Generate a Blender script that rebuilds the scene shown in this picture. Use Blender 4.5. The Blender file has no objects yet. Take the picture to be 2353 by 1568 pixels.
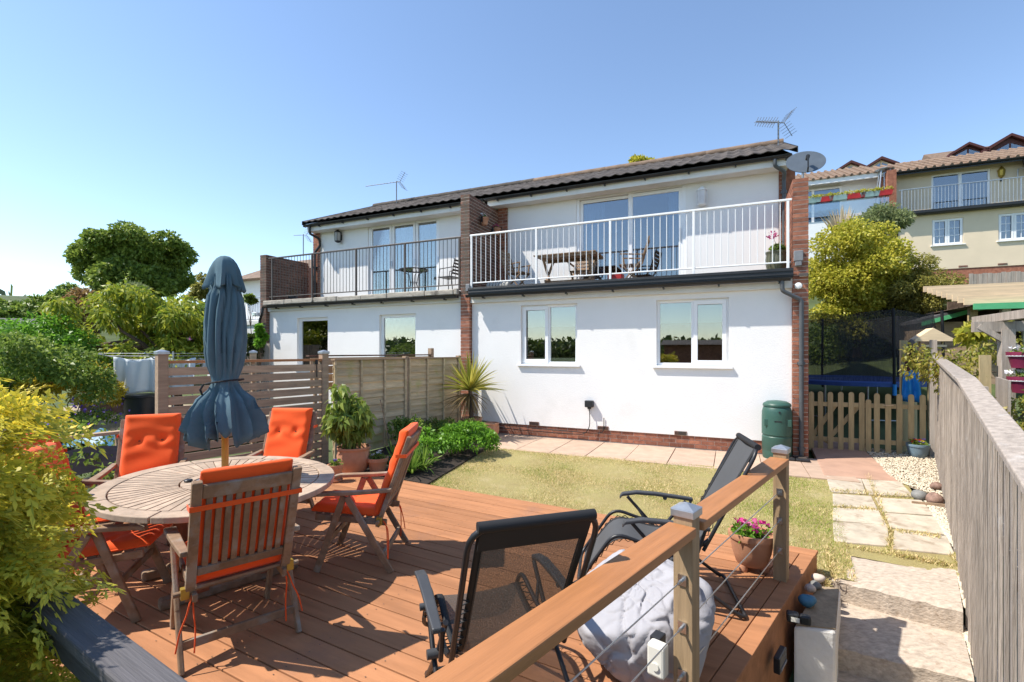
import bpy, math, random
import numpy as np
from mathutils import Vector, Matrix
R = math.radians
random.seed(7); RNG = np.random.default_rng(11)
scn = bpy.context.scene
col = scn.collection
# ---------------------------------------------------------------- camera, sky, sun, exposure
CAMH = 1.75
cd = bpy.data.cameras.new('camera'); cam = bpy.data.objects.new('camera', cd); col.objects.link(cam)
cam.location = (0, 0, CAMH); cam.rotation_euler = (R(90), 0, 0)
cd.sensor_width = 36; cd.lens = 17.0; cd.shift_y = 0.0102; cd.clip_start = .05; cd.clip_end = 3000
scn.camera = cam
SUNV = Vector((.70, .07, -1.0)).normalized()           # travel direction of the light
ELEV = math.asin(-SUNV.z); AZ = math.atan2(-SUNV.x, -SUNV.y)   # azimuth of the sun, clockwise from +Y
w = bpy.data.worlds.new('World'); scn.world = w; w.use_nodes = True
nt = w.node_tree; nt.nodes.clear()
sk = nt.nodes.new('ShaderNodeTexSky'); sk.sky_type = 'NISHITA'; sk.sun_disc = False
sk.sun_elevation = ELEV; sk.sun_rotation = AZ; sk.altitude = 300; sk.air_density = 1.0; sk.dust_density = .15; sk.ozone_density = 1.5
bg = nt.nodes.new('ShaderNodeBackground'); bg.inputs[1].default_value = .138
wo = nt.nodes.new('ShaderNodeOutputWorld')
nt.links.new(sk.outputs[0], bg.inputs[0]); nt.links.new(bg.outputs[0], wo.inputs[0])
sd = bpy.data.lights.new('sun', 'SUN'); sd.energy = 4.1; sd.angle = R(.55); sd.color = (1, .935, .84)
so = bpy.data.objects.new('sun', sd); col.objects.link(so); so.rotation_euler = SUNV.to_track_quat('-Z', 'Y').to_euler(); so.location = (-8, -3, 14)
vs = scn.view_settings; vs.view_transform = 'Standard'; vs.look = 'None'; vs.exposure = .84; vs.gamma = 1.0
scn.render.engine = 'CYCLES'
scn.cycles.max_bounces = 7; scn.cycles.diffuse_bounces = 4; scn.cycles.glossy_bounces = 3; scn.cycles.transparent_max_bounces = 16

# ---------------------------------------------------------------- helpers
TH = R(24.4); HU = Vector((math.cos(TH), -math.sin(TH))); HN = Vector((math.sin(TH), math.cos(TH))); HO = Vector((-1.045, 10.90))
FPX, CX, HY = 1111., 1176.5, 808.
def at(x, y, z):                       # a point of the plan at height z
    Y = (CAMH - z) * FPX / (y - HY); return Vector(((x - CX) / FPX * Y, Y, z))
def far(x, y, Y):                      # a point at distance Y
    return Vector(((x - CX) / FPX * Y, Y, CAMH + (HY - y) * Y / FPX))
def hw(s, d, z=0):                     # house frame -> world
    p = HO + HU * s + HN * d; return Vector((p.x, p.y, z))

class MB:
    def __init__(s): s.v = []; s.f = []
    def add(s, vs, fs):
        n = len(s.v); s.v += [tuple(v) for v in vs]; s.f += [tuple(i + n for i in f) for f in fs]; return s
    def box(s, x0, x1, y0, y1, z0, z1):
        return s.add([(x0,y0,z0),(x1,y0,z0),(x1,y1,z0),(x0,y1,z0),(x0,y0,z1),(x1,y0,z1),(x1,y1,z1),(x0,y1,z1)],
                     [(0,3,2,1),(4,5,6,7),(0,1,5,4),(1,2,6,5),(2,3,7,6),(3,0,4,7)])
    def bar(s, p, q, w, h, up=(0,0,1), taper=1.0):
        p = Vector(p); q = Vector(q); t = (q - p).normalized(); up = Vector(up)
        a = t.cross(up)
        if a.length < 1e-4: a = t.cross(Vector((1,0,0)))
        a.normalize(); b = a.cross(t).normalized()
        vs = []
        for c, k in ((p, 1), (q, taper)):
            for i, j in ((-1,-1),(1,-1),(1,1),(-1,1)): vs.append(c + a*(w/2*i*k) + b*(h/2*j*k))
        return s.add(vs, [(0,1,2,3),(7,6,5,4),(0,4,5,1),(1,5,6,2),(2,6,7,3),(3,7,4,0)])
    def tube(s, pts, r, n=8, closed=False):
        pts = [Vector(p) for p in pts]; m = len(pts); rs = r if isinstance(r, (list, tuple)) else [r]*m
        base = len(s.v); prev = None
        for i, p in enumerate(pts):
            if closed: t = pts[(i+1) % m] - pts[i-1]
            else: t = pts[min(i+1, m-1)] - pts[max(i-1, 0)]
            t.normalize()
            if prev is None:
                a = t.cross(Vector((0,0,1)))
                if a.length < .05: a = t.cross(Vector((1,0,0)))
            else: a = prev - t*prev.dot(t)
            a.normalize(); prev = a; b = t.cross(a)
            for k in range(n):
                an = 2*math.pi*k/n; s.v.append(tuple(p + (a*math.cos(an) + b*math.sin(an))*rs[i]))
        for i in range(m if closed else m-1):
            j = (i+1) % m
            for k in range(n):
                k2 = (k+1) % n; s.f.append((base+i*n+k, base+i*n+k2, base+j*n+k2, base+j*n+k))
        if not closed:
            s.f.append(tuple(base+k for k in range(n))[::-1]); s.f.append(tuple(base+(m-1)*n+k for k in range(n)))
        return s
    def lathe(s, prof, n=24, c=(0,0,0), sx=1, sy=1, fn=None):
        base = len(s.v)
        for r, z in prof:
            for k in range(n):
                an = 2*math.pi*k/n; rr = r*(fn(an, z) if fn else 1)
                s.v.append((c[0]+rr*math.cos(an)*sx, c[1]+rr*math.sin(an)*sy, c[2]+z))
        for i in range(len(prof)-1):
            for k in range(n):
                k2 = (k+1) % n; s.f.append((base+i*n+k, base+i*n+k2, base+(i+1)*n+k2, base+(i+1)*n+k))
        if prof[0][0] > 1e-4: s.f.append(tuple(base+k for k in range(n))[::-1])
        if prof[-1][0] > 1e-4: s.f.append(tuple(base+(len(prof)-1)*n+k for k in range(n)))
        return s
    def poly(s, pts, z0, z1):            # plan polygon extruded; counter-clockwise
        n = len(pts); zz = z0 if isinstance(z0, (list,tuple)) else [z0]*n; zt = z1 if isinstance(z1, (list,tuple)) else [z1]*n
        vs = [(p[0],p[1],zz[i]) for i, p in enumerate(pts)] + [(p[0],p[1],zt[i]) for i, p in enumerate(pts)]
        return s.add(vs, [tuple(range(n))[::-1], tuple(range(n,2*n))] + [(i,(i+1)%n,(i+1)%n+n,i+n) for i in range(n)])
    def prof(s, pts, axis, a0, a1):      # closed 2-D profile swept along an axis ('x': pts=(y,z); 'y': pts=(x,z))
        n = len(pts); mk = (lambda a, p: (a, p[0], p[1])) if axis == 'x' else (lambda a, p: (p[0], a, p[1]))
        vs = [mk(a0, p) for p in pts] + [mk(a1, p) for p in pts]
        return s.add(vs, [tuple(range(n)), tuple(range(n,2*n))[::-1]] + [(i,i+n,(i+1)%n+n,(i+1)%n) for i in range(n)])
    def grid(s, P, nu, nv, fn, wrapu=False):
        base = len(s.v)
        for j in range(nv):
            for i in range(nu): s.v.append(tuple(fn(i, j)))
        for j in range(nv-1):
            for i in range(nu if wrapu else nu-1):
                i2 = (i+1) % nu; s.f.append((base+j*nu+i, base+j*nu+i2, base+(j+1)*nu+i2, base+(j+1)*nu+i))
        return s
    def mesh(s, name, mat, smooth=None):
        me = bpy.data.meshes.new(name); me.from_pydata(s.v, [], s.f)
        if mat is not None: me.materials.append(M[mat] if isinstance(mat, str) else mat)
        if smooth is not None:
            me.shade_smooth(); me.set_sharp_from_angle(angle=R(smooth))
        return me
    def build(s, name, mat, parent=None, smooth=None, bevel=0, loc=None, rotz=None, solid=0, sub=0):
        o = bpy.data.objects.new(name, s.mesh(name, mat, smooth)); col.objects.link(o)
        if parent is not None: o.parent = parent
        if loc is not None: o.location = loc
        if rotz is not None: o.rotation_euler.z = rotz
        if sub:
            m = o.modifiers.new('sub', 'SUBSURF'); m.levels = sub; m.render_levels = sub
        if solid: o.modifiers.new('solid', 'SOLIDIFY').thickness = solid
        if bevel:
            b = o.modifiers.new('bevel', 'BEVEL'); b.width = bevel; b.segments = 2; b.limit_method = 'ANGLE'; b.angle_limit = R(40)
        return o
def tag(o, label=None, cat=None, group=None, kind=None):
    if label: o['label'] = label
    if cat: o['category'] = cat
    if group: o['group'] = group
    if kind: o['kind'] = kind
    return o
def thing(name, label, cat, loc=(0,0,0), rotz=0, group=None):
    o = bpy.data.objects.new(name, None); col.objects.link(o); o.location = loc; o.rotation_euler = (0,0,rotz); o.empty_display_size = .1
    return tag(o, label, cat, group)
def copy_tree(o, parent=None):
    c = o.copy(); col.objects.link(c); c.parent = parent
    for ch in list(o.children): copy_tree(ch, c)
    return c
def inst(name, me, parent, loc, rot=(0,0,0), scale=(1,1,1)):
    o = bpy.data.objects.new(name, me); col.objects.link(o); o.parent = parent; o.location = loc; o.rotation_euler = rot; o.scale = scale
    return o

# ---------------------------------------------------------------- materials
M = {}
def mat(name, c, rough=.7, var=.12, scale=6, stretch=(1,1,1), c2=None, rnd=.0, bump=0, bscale=40, bst=None, metal=0, spec=.4, detail=6,
        rot=(0,0,0), spots=None, spot_scale=3, spot_size=.6, coat=0, dist=.01, sheen=0, trans=0):
    m = bpy.data.materials.new(name); m.use_nodes = True; N = m.node_tree.nodes; L = m.node_tree.links
    b = N['Principled BSDF']; b.inputs['Roughness'].default_value = rough; b.inputs['Metallic'].default_value = metal
    b.inputs['Specular IOR Level'].default_value = spec; b.inputs['Coat Weight'].default_value = coat; b.inputs['Sheen Weight'].default_value = sheen
    tc = N.new('ShaderNodeTexCoord'); mp = N.new('ShaderNodeMapping'); mp.inputs['Rotation'].default_value = rot
    mp.inputs['Scale'].default_value = [scale*q for q in stretch]; L.new(tc.outputs['Object'], mp.inputs[0])
    oi = N.new('ShaderNodeObjectInfo'); ad = N.new('ShaderNodeVectorMath'); ad.operation = 'ADD'
    sc = N.new('ShaderNodeVectorMath'); sc.operation = 'SCALE'; cb = N.new('ShaderNodeCombineXYZ')
    for i in range(3): L.new(oi.outputs['Random'], cb.inputs[i])
    L.new(cb.outputs[0], sc.inputs[0]); sc.inputs['Scale'].default_value = 37.0 if rnd else 0
    L.new(mp.outputs[0], ad.inputs[0]); L.new(sc.outputs[0], ad.inputs[1])
    no = N.new('ShaderNodeTexNoise'); no.inputs['Detail'].default_value = detail; no.inputs['Roughness'].default_value = .6; no.inputs['Scale'].default_value = 1
    L.new(ad.outputs[0], no.inputs['Vector'])
    rp = N.new('ShaderNodeValToRGB'); e = rp.color_ramp.elements
    ca = [q*(1-var) for q in c]; cb2 = c2 if c2 else [min(1, q*(1+var)) for q in c]
    e[0].position = .32; e[0].color = (*ca, 1); e[1].position = .68; e[1].color = (*cb2, 1)
    L.new(no.outputs[0], rp.inputs[0]); out = rp.outputs[0]
    if spots:
        n2 = N.new('ShaderNodeTexNoise'); n2.inputs['Scale'].default_value = spot_scale; n2.inputs['Detail'].default_value = 7; n2.inputs['Roughness'].default_value = .65
        L.new(tc.outputs['Object'], n2.inputs['Vector'])
        r2 = N.new('ShaderNodeValToRGB'); r2.color_ramp.elements[0].position = spot_size; r2.color_ramp.elements[1].position = min(.99, spot_size+.13)
        L.new(n2.outputs[0], r2.inputs[0]); mx = N.new('ShaderNodeMix'); mx.data_type = 'RGBA'
        L.new(r2.outputs[0], mx.inputs[0]); L.new(out, mx.inputs[6]); mx.inputs[7].default_value = (*spots, 1); out = mx.outputs[2]
    if rnd:
        mr = N.new('ShaderNodeMapRange'); mr.inputs['To Min'].default_value = 1-rnd; mr.inputs['To Max'].default_value = 1+rnd
        L.new(oi.outputs['Random'], mr.inputs[0]); hs = N.new('ShaderNodeHueSaturation'); L.new(mr.outputs[0], hs.inputs['Value']); L.new(out, hs.inputs['Color']); out = hs.outputs[0]
    L.new(out, b.inputs['Base Color'])
    if bump:
        m3 = N.new('ShaderNodeMapping'); m3.inputs['Rotation'].default_value = rot
        m3.inputs['Scale'].default_value = [bscale*q for q in (bst or stretch)]; L.new(tc.outputs['Object'], m3.inputs[0])
        nb = N.new('ShaderNodeTexNoise'); nb.inputs['Scale'].default_value = 1; nb.inputs['Detail'].default_value = 5; L.new(m3.outputs[0], nb.inputs['Vector'])
        bp = N.new('ShaderNodeBump'); bp.inputs['Strength'].default_value = bump; bp.inputs['Distance'].default_value = dist
        L.new(nb.outputs[0], bp.inputs['Height']); L.new(bp.outputs[0], b.inputs['Normal'])
    if trans:
        o_ = N['Material Output']; tr = N.new('ShaderNodeBsdfTranslucent'); L.new(out, tr.inputs[0]); ms = N.new('ShaderNodeMixShader'); ms.inputs[0].default_value = trans
        L.new(b.outputs[0], ms.inputs[1]); L.new(tr.outputs[0], ms.inputs[2]); L.new(ms.outputs[0], o_.inputs[0])
    M[name] = m; return m
def leafmat(name, c, c2, trans=.45, rough=.45, tip=None, spec=.35):
    """two leaf colours mixed leaf by leaf, light shining through"""
    m = bpy.data.materials.new(name); m.use_nodes = True; N = m.node_tree.nodes; L = m.node_tree.links
    b = N['Principled BSDF']; b.inputs['Roughness'].default_value = rough; b.inputs['Specular IOR Level'].default_value = spec
    g = N.new('ShaderNodeNewGeometry'); rp = N.new('ShaderNodeValToRGB'); e = rp.color_ramp.elements
    e[0].position = .1; e[0].color = (*c, 1); e[1].position = .9; e[1].color = (*c2, 1)
    oi = N.new('ShaderNodeObjectInfo'); ad = N.new('ShaderNodeMath'); L.new(g.outputs['Random Per Island'], ad.inputs[0]); L.new(oi.outputs['Random'], ad.inputs[1])
    fr_ = N.new('ShaderNodeMath'); fr_.operation = 'FRACT'; L.new(ad.outputs[0], fr_.inputs[0]); L.new(fr_.outputs[0], rp.inputs[0]); out = rp.outputs[0]
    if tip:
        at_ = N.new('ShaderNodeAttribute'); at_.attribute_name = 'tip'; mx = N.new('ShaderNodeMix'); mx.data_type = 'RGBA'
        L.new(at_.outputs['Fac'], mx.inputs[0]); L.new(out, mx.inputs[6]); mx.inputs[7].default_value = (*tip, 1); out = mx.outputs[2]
    L.new(out, b.inputs['Base Color'])
    tr = N.new('ShaderNodeBsdfTranslucent'); L.new(out, tr.inputs[0]); ms = N.new('ShaderNodeMixShader'); ms.inputs[0].default_value = trans
    L.new(b.outputs[0], ms.inputs[1]); L.new(tr.outputs[0], ms.inputs[2]); L.new(ms.outputs[0], N['Material Output'].inputs[0])
    M[name] = m; return m
def glassmat(name, tint, refl):
    m = bpy.data.materials.new(name); m.use_nodes = True; N = m.node_tree.nodes; L = m.node_tree.links; N.remove(N['Principled BSDF'])
    t = N.new('ShaderNodeBsdfTransparent'); t.inputs[0].default_value = (*tint, 1); gl = N.new('ShaderNodeBsdfGlossy'); gl.inputs['Roughness'].default_value = .0
    lw = N.new('ShaderNodeFresnel'); lw.inputs[0].default_value = 1.5; ma = N.new('ShaderNodeMath'); ma.operation = 'MULTIPLY_ADD'; ma.use_clamp = True; ma.inputs[1].default_value = 1.6; ma.inputs[2].default_value = refl
    L.new(lw.outputs[0], ma.inputs[0]); ms = N.new('ShaderNodeMixShader'); L.new(ma.outputs[0], ms.inputs[0]); L.new(t.outputs[0], ms.inputs[1]); L.new(gl.outputs[0], ms.inputs[2])
    L.new(ms.outputs[0], N['Material Output'].inputs[0]); M[name] = m; return m
def meshmat(name, c, cover, sc):
    """woven fabric or net one can partly see through: threads of a fine real weave"""
    m = bpy.data.materials.new(name); m.use_nodes = True; N = m.node_tree.nodes; L = m.node_tree.links
    b = N['Principled BSDF']; b.inputs['Base Color'].default_value = (*c, 1); b.inputs['Roughness'].default_value = .7; b.inputs['Specular IOR Level'].default_value = .15
    tc = N.new('ShaderNodeTexCoord'); mp = N.new('ShaderNodeMapping'); mp.inputs['Scale'].default_value = (sc*1.6, sc*1.6, sc*.12); L.new(tc.outputs['Object'], mp.inputs[0])
    no = N.new('ShaderNodeTexNoise'); no.inputs['Scale'].default_value = 1; no.inputs['Detail'].default_value = 2; L.new(mp.outputs[0], no.inputs['Vector'])
    mr = N.new('ShaderNodeMapRange'); mr.inputs['From Min'].default_value = .3; mr.inputs['From Max'].default_value = .7; mr.inputs['To Min'].default_value = cover-.14; mr.inputs['To Max'].default_value = cover+.14
    L.new(no.outputs[0], mr.inputs[0]); t = N.new('ShaderNodeBsdfTransparent'); ms = N.new('ShaderNodeMixShader')
    L.new(mr.outputs[0], ms.inputs[0]); L.new(t.outputs[0], ms.inputs[1]); L.new(b.outputs[0], ms.inputs[2]); L.new(ms.outputs[0], N['Material Output'].inputs[0]); M[name] = m; return m

mat('render_white', (.81,.80,.78), rough=.85, var=.025, scale=1.1, bump=.4, bscale=42, dist=.008, spots=(.76,.75,.725), spot_scale=.9, spot_size=.58)
mat('upvc', (.84,.84,.84), rough=.3, var=.01, spec=.5)
mat('white_metal', (.82,.82,.81), rough=.35, var=.02)
mat('soffit_white', (.74,.73,.70), rough=.6, var=.05, scale=3)
mat('brick', (.29,.105,.062), rough=.85, var=.3, scale=9, rnd=.28, bump=.5, bscale=60, c2=(.36,.15,.09), spots=(.20,.09,.065), spot_scale=9, spot_size=.6)
mat('brick_dark', (.17,.085,.06), rough=.88, var=.35, scale=8, rnd=.3, bump=.5, bscale=60, spots=(.10,.085,.065), spot_scale=4, spot_size=.5)
mat('mortar', (.50,.43,.36), rough=.95, var=.15, scale=20)
mat('mortar_dark', (.30,.25,.21), rough=.95, var=.15, scale=20)
mat('tile', (.075,.062,.052), rough=.85, var=.3, scale=7, rnd=.25, bump=.5, bscale=50, spots=(.15,.13,.095), spot_scale=8, spot_size=.6)
mat('tile_red', (.19,.13,.09), rough=.85, var=.3, scale=5, rnd=.15, bump=.4, bscale=40)
mat('black_plastic', (.022,.023,.025), rough=.4, var=.15, scale=4)
mat('grey_pipe', (.075,.08,.085), rough=.45, var=.12)
mat('lead', (.20,.205,.215), rough=.55, var=.15)
mat('stone_coping', (.40,.36,.30), rough=.9, var=.35, scale=5, stretch=(.6,3,3), bump=.5, bscale=30, spots=(.14,.12,.10), spot_scale=4, spot_size=.55)
mat('brown_metal', (.085,.07,.06), rough=.45, var=.1)
mat('interior', (.30,.29,.28), rough=.9, var=.03)
mat('blind', (.55,.58,.56), rough=.8, var=.02)
mat('curtain', (.60,.64,.68), rough=.8, var=.05, scale=3)
glassmat('glass', (.80,.86,.85), .20)
glassmat('glass_door', (.62,.70,.78), .16)
mat('concrete_roof', (.12,.11,.10), rough=.9)
mat('decking', (.375,.172,.082), rough=.72, var=.16, scale=2.2, stretch=(.7,6,6), rnd=.14, bump=.35, bscale=24, bst=(.35,9,9), dist=.004, spots=(.32,.155,.085), spot_scale=1.8, spot_size=.55, spec=.2)
mat('handrail_wood', (.39,.165,.062), rough=.5, var=.14, scale=5, stretch=(.5,6,6), bump=.3, bscale=30, bst=(.3,6,6), dist=.004, rnd=.05)
mat('rail_grey', (.09,.085,.09), rough=.75, var=.2, scale=5, stretch=(.4,7,7), bump=.5, bscale=26, bst=(.3,7,7), dist=.005)
mat('post_wood', (.33,.23,.13), rough=.75, var=.2, scale=5, stretch=(5,5,.5), bump=.4, bscale=30, bst=(5,5,.3), spots=(.36,.19,.07), spot_scale=2.5, spot_size=.62, dist=.005)
mat('weathered', (.38,.265,.175), rough=.85, var=.22, scale=4, stretch=(.6,6,6), rnd=.16, bump=.5, bscale=22, bst=(.4,6,6), spots=(.28,.205,.145), spot_scale=2.2, spot_size=.57, dist=.005)
mat('lap_board', (.54,.41,.255), rough=.9, var=.22, scale=3.5, stretch=(.6,.6,6), rnd=.2, bump=.5, bscale=20, bst=(.4,.4,8), spots=(.42,.37,.16), spot_scale=1.6, spot_size=.55, dist=.006)
mat('fence_grey', (.34,.29,.245), rough=.92, var=.26, scale=5, stretch=(5,5,.35), rnd=.12, bump=.7, bscale=26, bst=(6,6,.35), spots=(.46,.42,.38), spot_scale=5, spot_size=.60, dist=.008)
mat('picket_wood', (.43,.33,.175), rough=.8, var=.16, scale=6, stretch=(4,4,.5), rnd=.1, bump=.3, bscale=30, bst=(5,5,.4), spots=(.30,.28,.10), spot_scale=3, spot_size=.66)
mat('fresh_timber', (.72,.55,.35), rough=.7, var=.12, scale=4, stretch=(.6,6,6), rnd=.08)
mat('green_paint', (.10,.42,.19), rough=.5, var=.08)
mat('teak', (.24,.152,.09), rough=.75, var=.24, scale=9, stretch=(1.4,1.4,1.4), rnd=.14, bump=.35, bscale=60, spots=(.27,.225,.18), spot_scale=7, spot_size=.50, dist=.003)
mat('teak_grey', (.40,.30,.215), rough=.8, var=.2, scale=9, rnd=.12, bump=.4, bscale=50, spots=(.31,.20,.125), spot_scale=4, spot_size=.60, dist=.003)
mat('teak_red', (.27,.09,.045), rough=.55, var=.25, scale=8, bump=.3, bscale=40, stretch=(4,4,.6))
mat('orange_cloth', (.84,.105,.018), rough=.8, var=.05, scale=5, bump=.15, bscale=420, dist=.001, rnd=.05, sheen=.15, spec=.15, trans=.06)
mat('blue_canvas', (.095,.155,.19), rough=.85, var=.14, scale=2.5, bump=.2, bscale=260, dist=.001, spec=.15, trans=.08)
mat('black_paint', (.018,.018,.02), rough=.38, var=.2, scale=12, spots=(.05,.035,.025), spot_scale=14, spot_size=.7)
mat('arm_plastic', (.05,.052,.056), rough=.5, var=.1, scale=10, bump=.2, bscale=200, dist=.001)
mat('cord', (.012,.012,.013), rough=.7)
meshmat('sling', (.105,.085,.072), .80, 260)
mat('sling_edge', (.014,.014,.015), rough=.7)
mat('sling_lit', (.07,.072,.075), rough=.85, var=.06, bump=.2, bscale=300, dist=.001)  # same fabric as the sling, its lit look put into an opaque grey
mat('beanbag', (.35,.345,.365), rough=.9, var=.05, scale=3, bump=.25, bscale=22, dist=.012, spots=(.36,.29,.315), spot_scale=2.2, spot_size=.68)
mat('galv', (.42,.44,.46), rough=.38, var=.15, metal=.75, scale=14)
mat('steel', (.55,.55,.55), rough=.3, var=.1, metal=1)
mat('terracotta', (.46,.225,.13), rough=.85, var=.16, scale=5, bump=.25, bscale=40, spots=(.47,.30,.21), spot_scale=5, spot_size=.56, dist=.004)
mat('soil', (.035,.025,.018), rough=1, var=.4, scale=30, bump=1, bscale=60)
mat('bark', (.12,.085,.06), rough=.95, var=.35, scale=14, stretch=(3,3,.6), bump=.8, bscale=40)
mat('slab_pink', (.45,.325,.24), rough=.9, var=.12, scale=5, rnd=.07, bump=.3, bscale=70, spots=(.36,.27,.20), spot_scale=4, spot_size=.60, dist=.004)
mat('slab_red', (.42,.26,.185), rough=.85, var=.12, scale=3, bump=.3, bscale=60, spots=(.34,.22,.16), spot_scale=2.5, spot_size=.58, dist=.004)
mat('slab_buff', (.47,.405,.315), rough=.92, var=.2, scale=6, rnd=.08, bump=.6, bscale=45, spots=(.31,.245,.175), spot_scale=5, spot_size=.54, dist=.006)
mat('step_stone', (.45,.375,.30), rough=.95, var=.24, scale=26, stretch=(.7,1.4,1.4), rnd=.06, bump=.7, bscale=38, bst=(.7,1.5,1.5), spots=(.32,.245,.18), spot_scale=14, spot_size=.58, dist=.012)
mat('gravel', (.60,.525,.40), rough=.9, var=.2, scale=22, rnd=0, bump=.4, bscale=60)
mat('gravel_bed', (.38,.31,.22), rough=.95, var=.3, scale=40, bump=1, bscale=60)
mat('earth', (.10,.085,.045), rough=1, var=.4, scale=3, bump=.8, bscale=20, c2=(.12,.14,.05))
mat('turf', (.46,.37,.16), rough=.95, var=.15, scale=2.2, c2=(.44,.38,.15), bump=1, bscale=160, spots=(.52,.43,.22), spot_scale=2.4, spot_size=.55, dist=.02)
mat('stone_grey', (.19,.19,.18), rough=.7, var=.2, scale=20, bump=.2, bscale=50)
mat('stone_red', (.24,.15,.115), rough=.8, var=.35, scale=20, bump=.4, bscale=40)
mat('stone_pale', (.55,.47,.40), rough=.75, var=.2, scale=20)
mat('blue_stone', (.05,.17,.27), rough=.5, var=.25, scale=12, spots=(.5,.45,.42), spot_scale=12, spot_size=.64)
mat('block_white', (.76,.74,.70), rough=.9, var=.05, scale=4, bump=.6, bscale=18, spots=(.52,.46,.38), spot_scale=5, spot_size=.66, dist=.012)
mat('block_top', (.30,.23,.15), rough=.95, var=.3, scale=12, bump=.6, bscale=40)
mat('bin_green', (.035,.095,.075), rough=.42, var=.07, scale=3, bump=.1, bscale=90)
mat('net_black', (.012,.012,.014), rough=.8)
meshmat('net', (.03,.03,.033), .56, 40)
mat('pad_blue', (.03,.075,.26), rough=.5, var=.08)
mat('sky_blue', (.02,.24,.62), rough=.55, var=.08)
mat('sheet', (.72,.77,.80), rough=.8, var=.03, trans=.25)
mat('plastic_dark', (.018,.022,.032), rough=.35)
mat('cream_wall', (.72,.60,.43), rough=.9, var=.04, scale=1.5, bump=.2, bscale=30)
mat('white_wall', (.78,.79,.78), rough=.9, var=.03)
mat('red_box', (.42,.02,.022), rough=.5)
mat('teal_box', (.24,.35,.34), rough=.5)
mat('blue_pot', (.15,.22,.275), rough=.4, var=.12, scale=4)
mat('olive_pot', (.115,.115,.075), rough=.35, var=.3, scale=6, stretch=(3,3,.4))
mat('maroon', (.20,.022,.06), rough=.45)
mat('maroon_wood', (.075,.022,.018), rough=.6)
mat('hose_green', (.01,.10,.05), rough=.4)
mat('switch_cream', (.66,.65,.58), rough=.45, var=.03)
mat('dish', (.10,.12,.14), rough=.35, var=.1, metal=.2)
mat('bronze_cap', (.42,.30,.06), rough=.4, metal=.6)
mat('amber_wood', (.58,.27,.045), rough=.35, var=.2, scale=8, stretch=(3,3,.4), coat=.3)
mat('grey_cushion', (.40,.39,.36), rough=.9, var=.1)
mat('petal_white', (.80,.78,.78), rough=.6, trans=.2)
mat('hill', (.05,.075,.035), rough=1, var=.4, scale=.02)
mat('field', (.075,.10,.035), rough=1, var=.35, scale=.6, bump=.6, bscale=3)
leafmat('petal_pink', (.75,.07,.30), (.80,.25,.50)); leafmat('petal_mag', (.55,.01,.22), (.62,.05,.38)); leafmat('petal_red', (.65,.03,.02), (.7,.12,.05))
leafmat('petal_purple', (.13,.07,.38), (.22,.12,.55)); leafmat('petal_lilac', (.50,.20,.50), (.60,.30,.58)); leafmat('petal_yellow', (.75,.50,.04), (.80,.62,.12))
leafmat('lf_tree', (0.135,0.209,0.034), (0.324,0.405,0.074), trans=.4); leafmat('lf_cherry', (0.156,0.240,0.024), (0.432,0.444,0.048), trans=.45); leafmat('lf_mid', (0.102,0.181,0.029), (0.275,0.362,0.065))
leafmat('lf_dark', (0.039,0.072,0.018), (0.111,0.150,0.033)); leafmat('lf_rust', (0.260,0.143,0.058), (0.364,0.260,0.098)); leafmat('lf_bright', (0.100,0.250,0.019), (0.213,0.425,0.044))
leafmat('lf_varieg', (0.310,0.333,0.029), (0.667,0.598,0.092)); leafmat('lf_olive', (0.208,0.208,0.046), (0.390,0.351,0.078)); leafmat('lf_euc', (0.182,0.231,0.091), (0.280,0.322,0.140))
leafmat('lf_conifer', (.14,.21,.022), (.31,.36,.03), tip=(.95,.76,.08), trans=.42); leafmat('lf_cord', (.24,.27,.04), (.55,.48,.10)); leafmat('lf_dead', (.20,.14,.06), (.30,.22,.10))
leafmat('lf_angel', (.15,.23,.035), (.33,.40,.08), trans=.45); leafmat('lf_grassbed', (.10,.20,.03), (.24,.36,.06)); leafmat('lf_pampas', (.50,.40,.25), (.60,.50,.34), trans=.4)
leafmat('blade_green', (.17,.27,.035), (.42,.45,.10), trans=.3, rough=.7, spec=.1); leafmat('blade', (.36,.34,.10), (.90,.72,.42), trans=.3, rough=.7, spec=.1); leafmat('lf_gold', (0.351,0.297,0.027), (0.567,0.459,0.041)); leafmat('lf_vine', (0.204,0.240,0.036), (0.432,0.360,0.072))
# ---------------------------------------------------------------- foliage helpers
def fastmesh(name, V, Q, mat_, tip=None, smooth=False):
    V = np.ascontiguousarray(V, dtype=np.float32).reshape(-1,3); Q = np.ascontiguousarray(Q, dtype=np.int32); k = Q.shape[1]
    me = bpy.data.meshes.new(name); me.vertices.add(len(V)); me.vertices.foreach_set('co', V.ravel())
    me.loops.add(Q.size); me.loops.foreach_set('vertex_index', Q.ravel()); me.polygons.add(len(Q))
    me.polygons.foreach_set('loop_start', np.arange(0, Q.size, k, dtype=np.int32))
    me.polygons.foreach_set('loop_total', np.full(len(Q), k, dtype=np.int32))
    me.update(calc_edges=True); me.materials.append(M[mat_])
    if tip is not None:
        a = me.attributes.new('tip', 'FLOAT', 'POINT'); a.data.foreach_set('value', np.ascontiguousarray(tip, dtype=np.float32).ravel())
    if smooth: me.shade_smooth()
    return me
def unit(a): return a / np.maximum(np.linalg.norm(a, axis=-1, keepdims=True), 1e-6)
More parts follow.
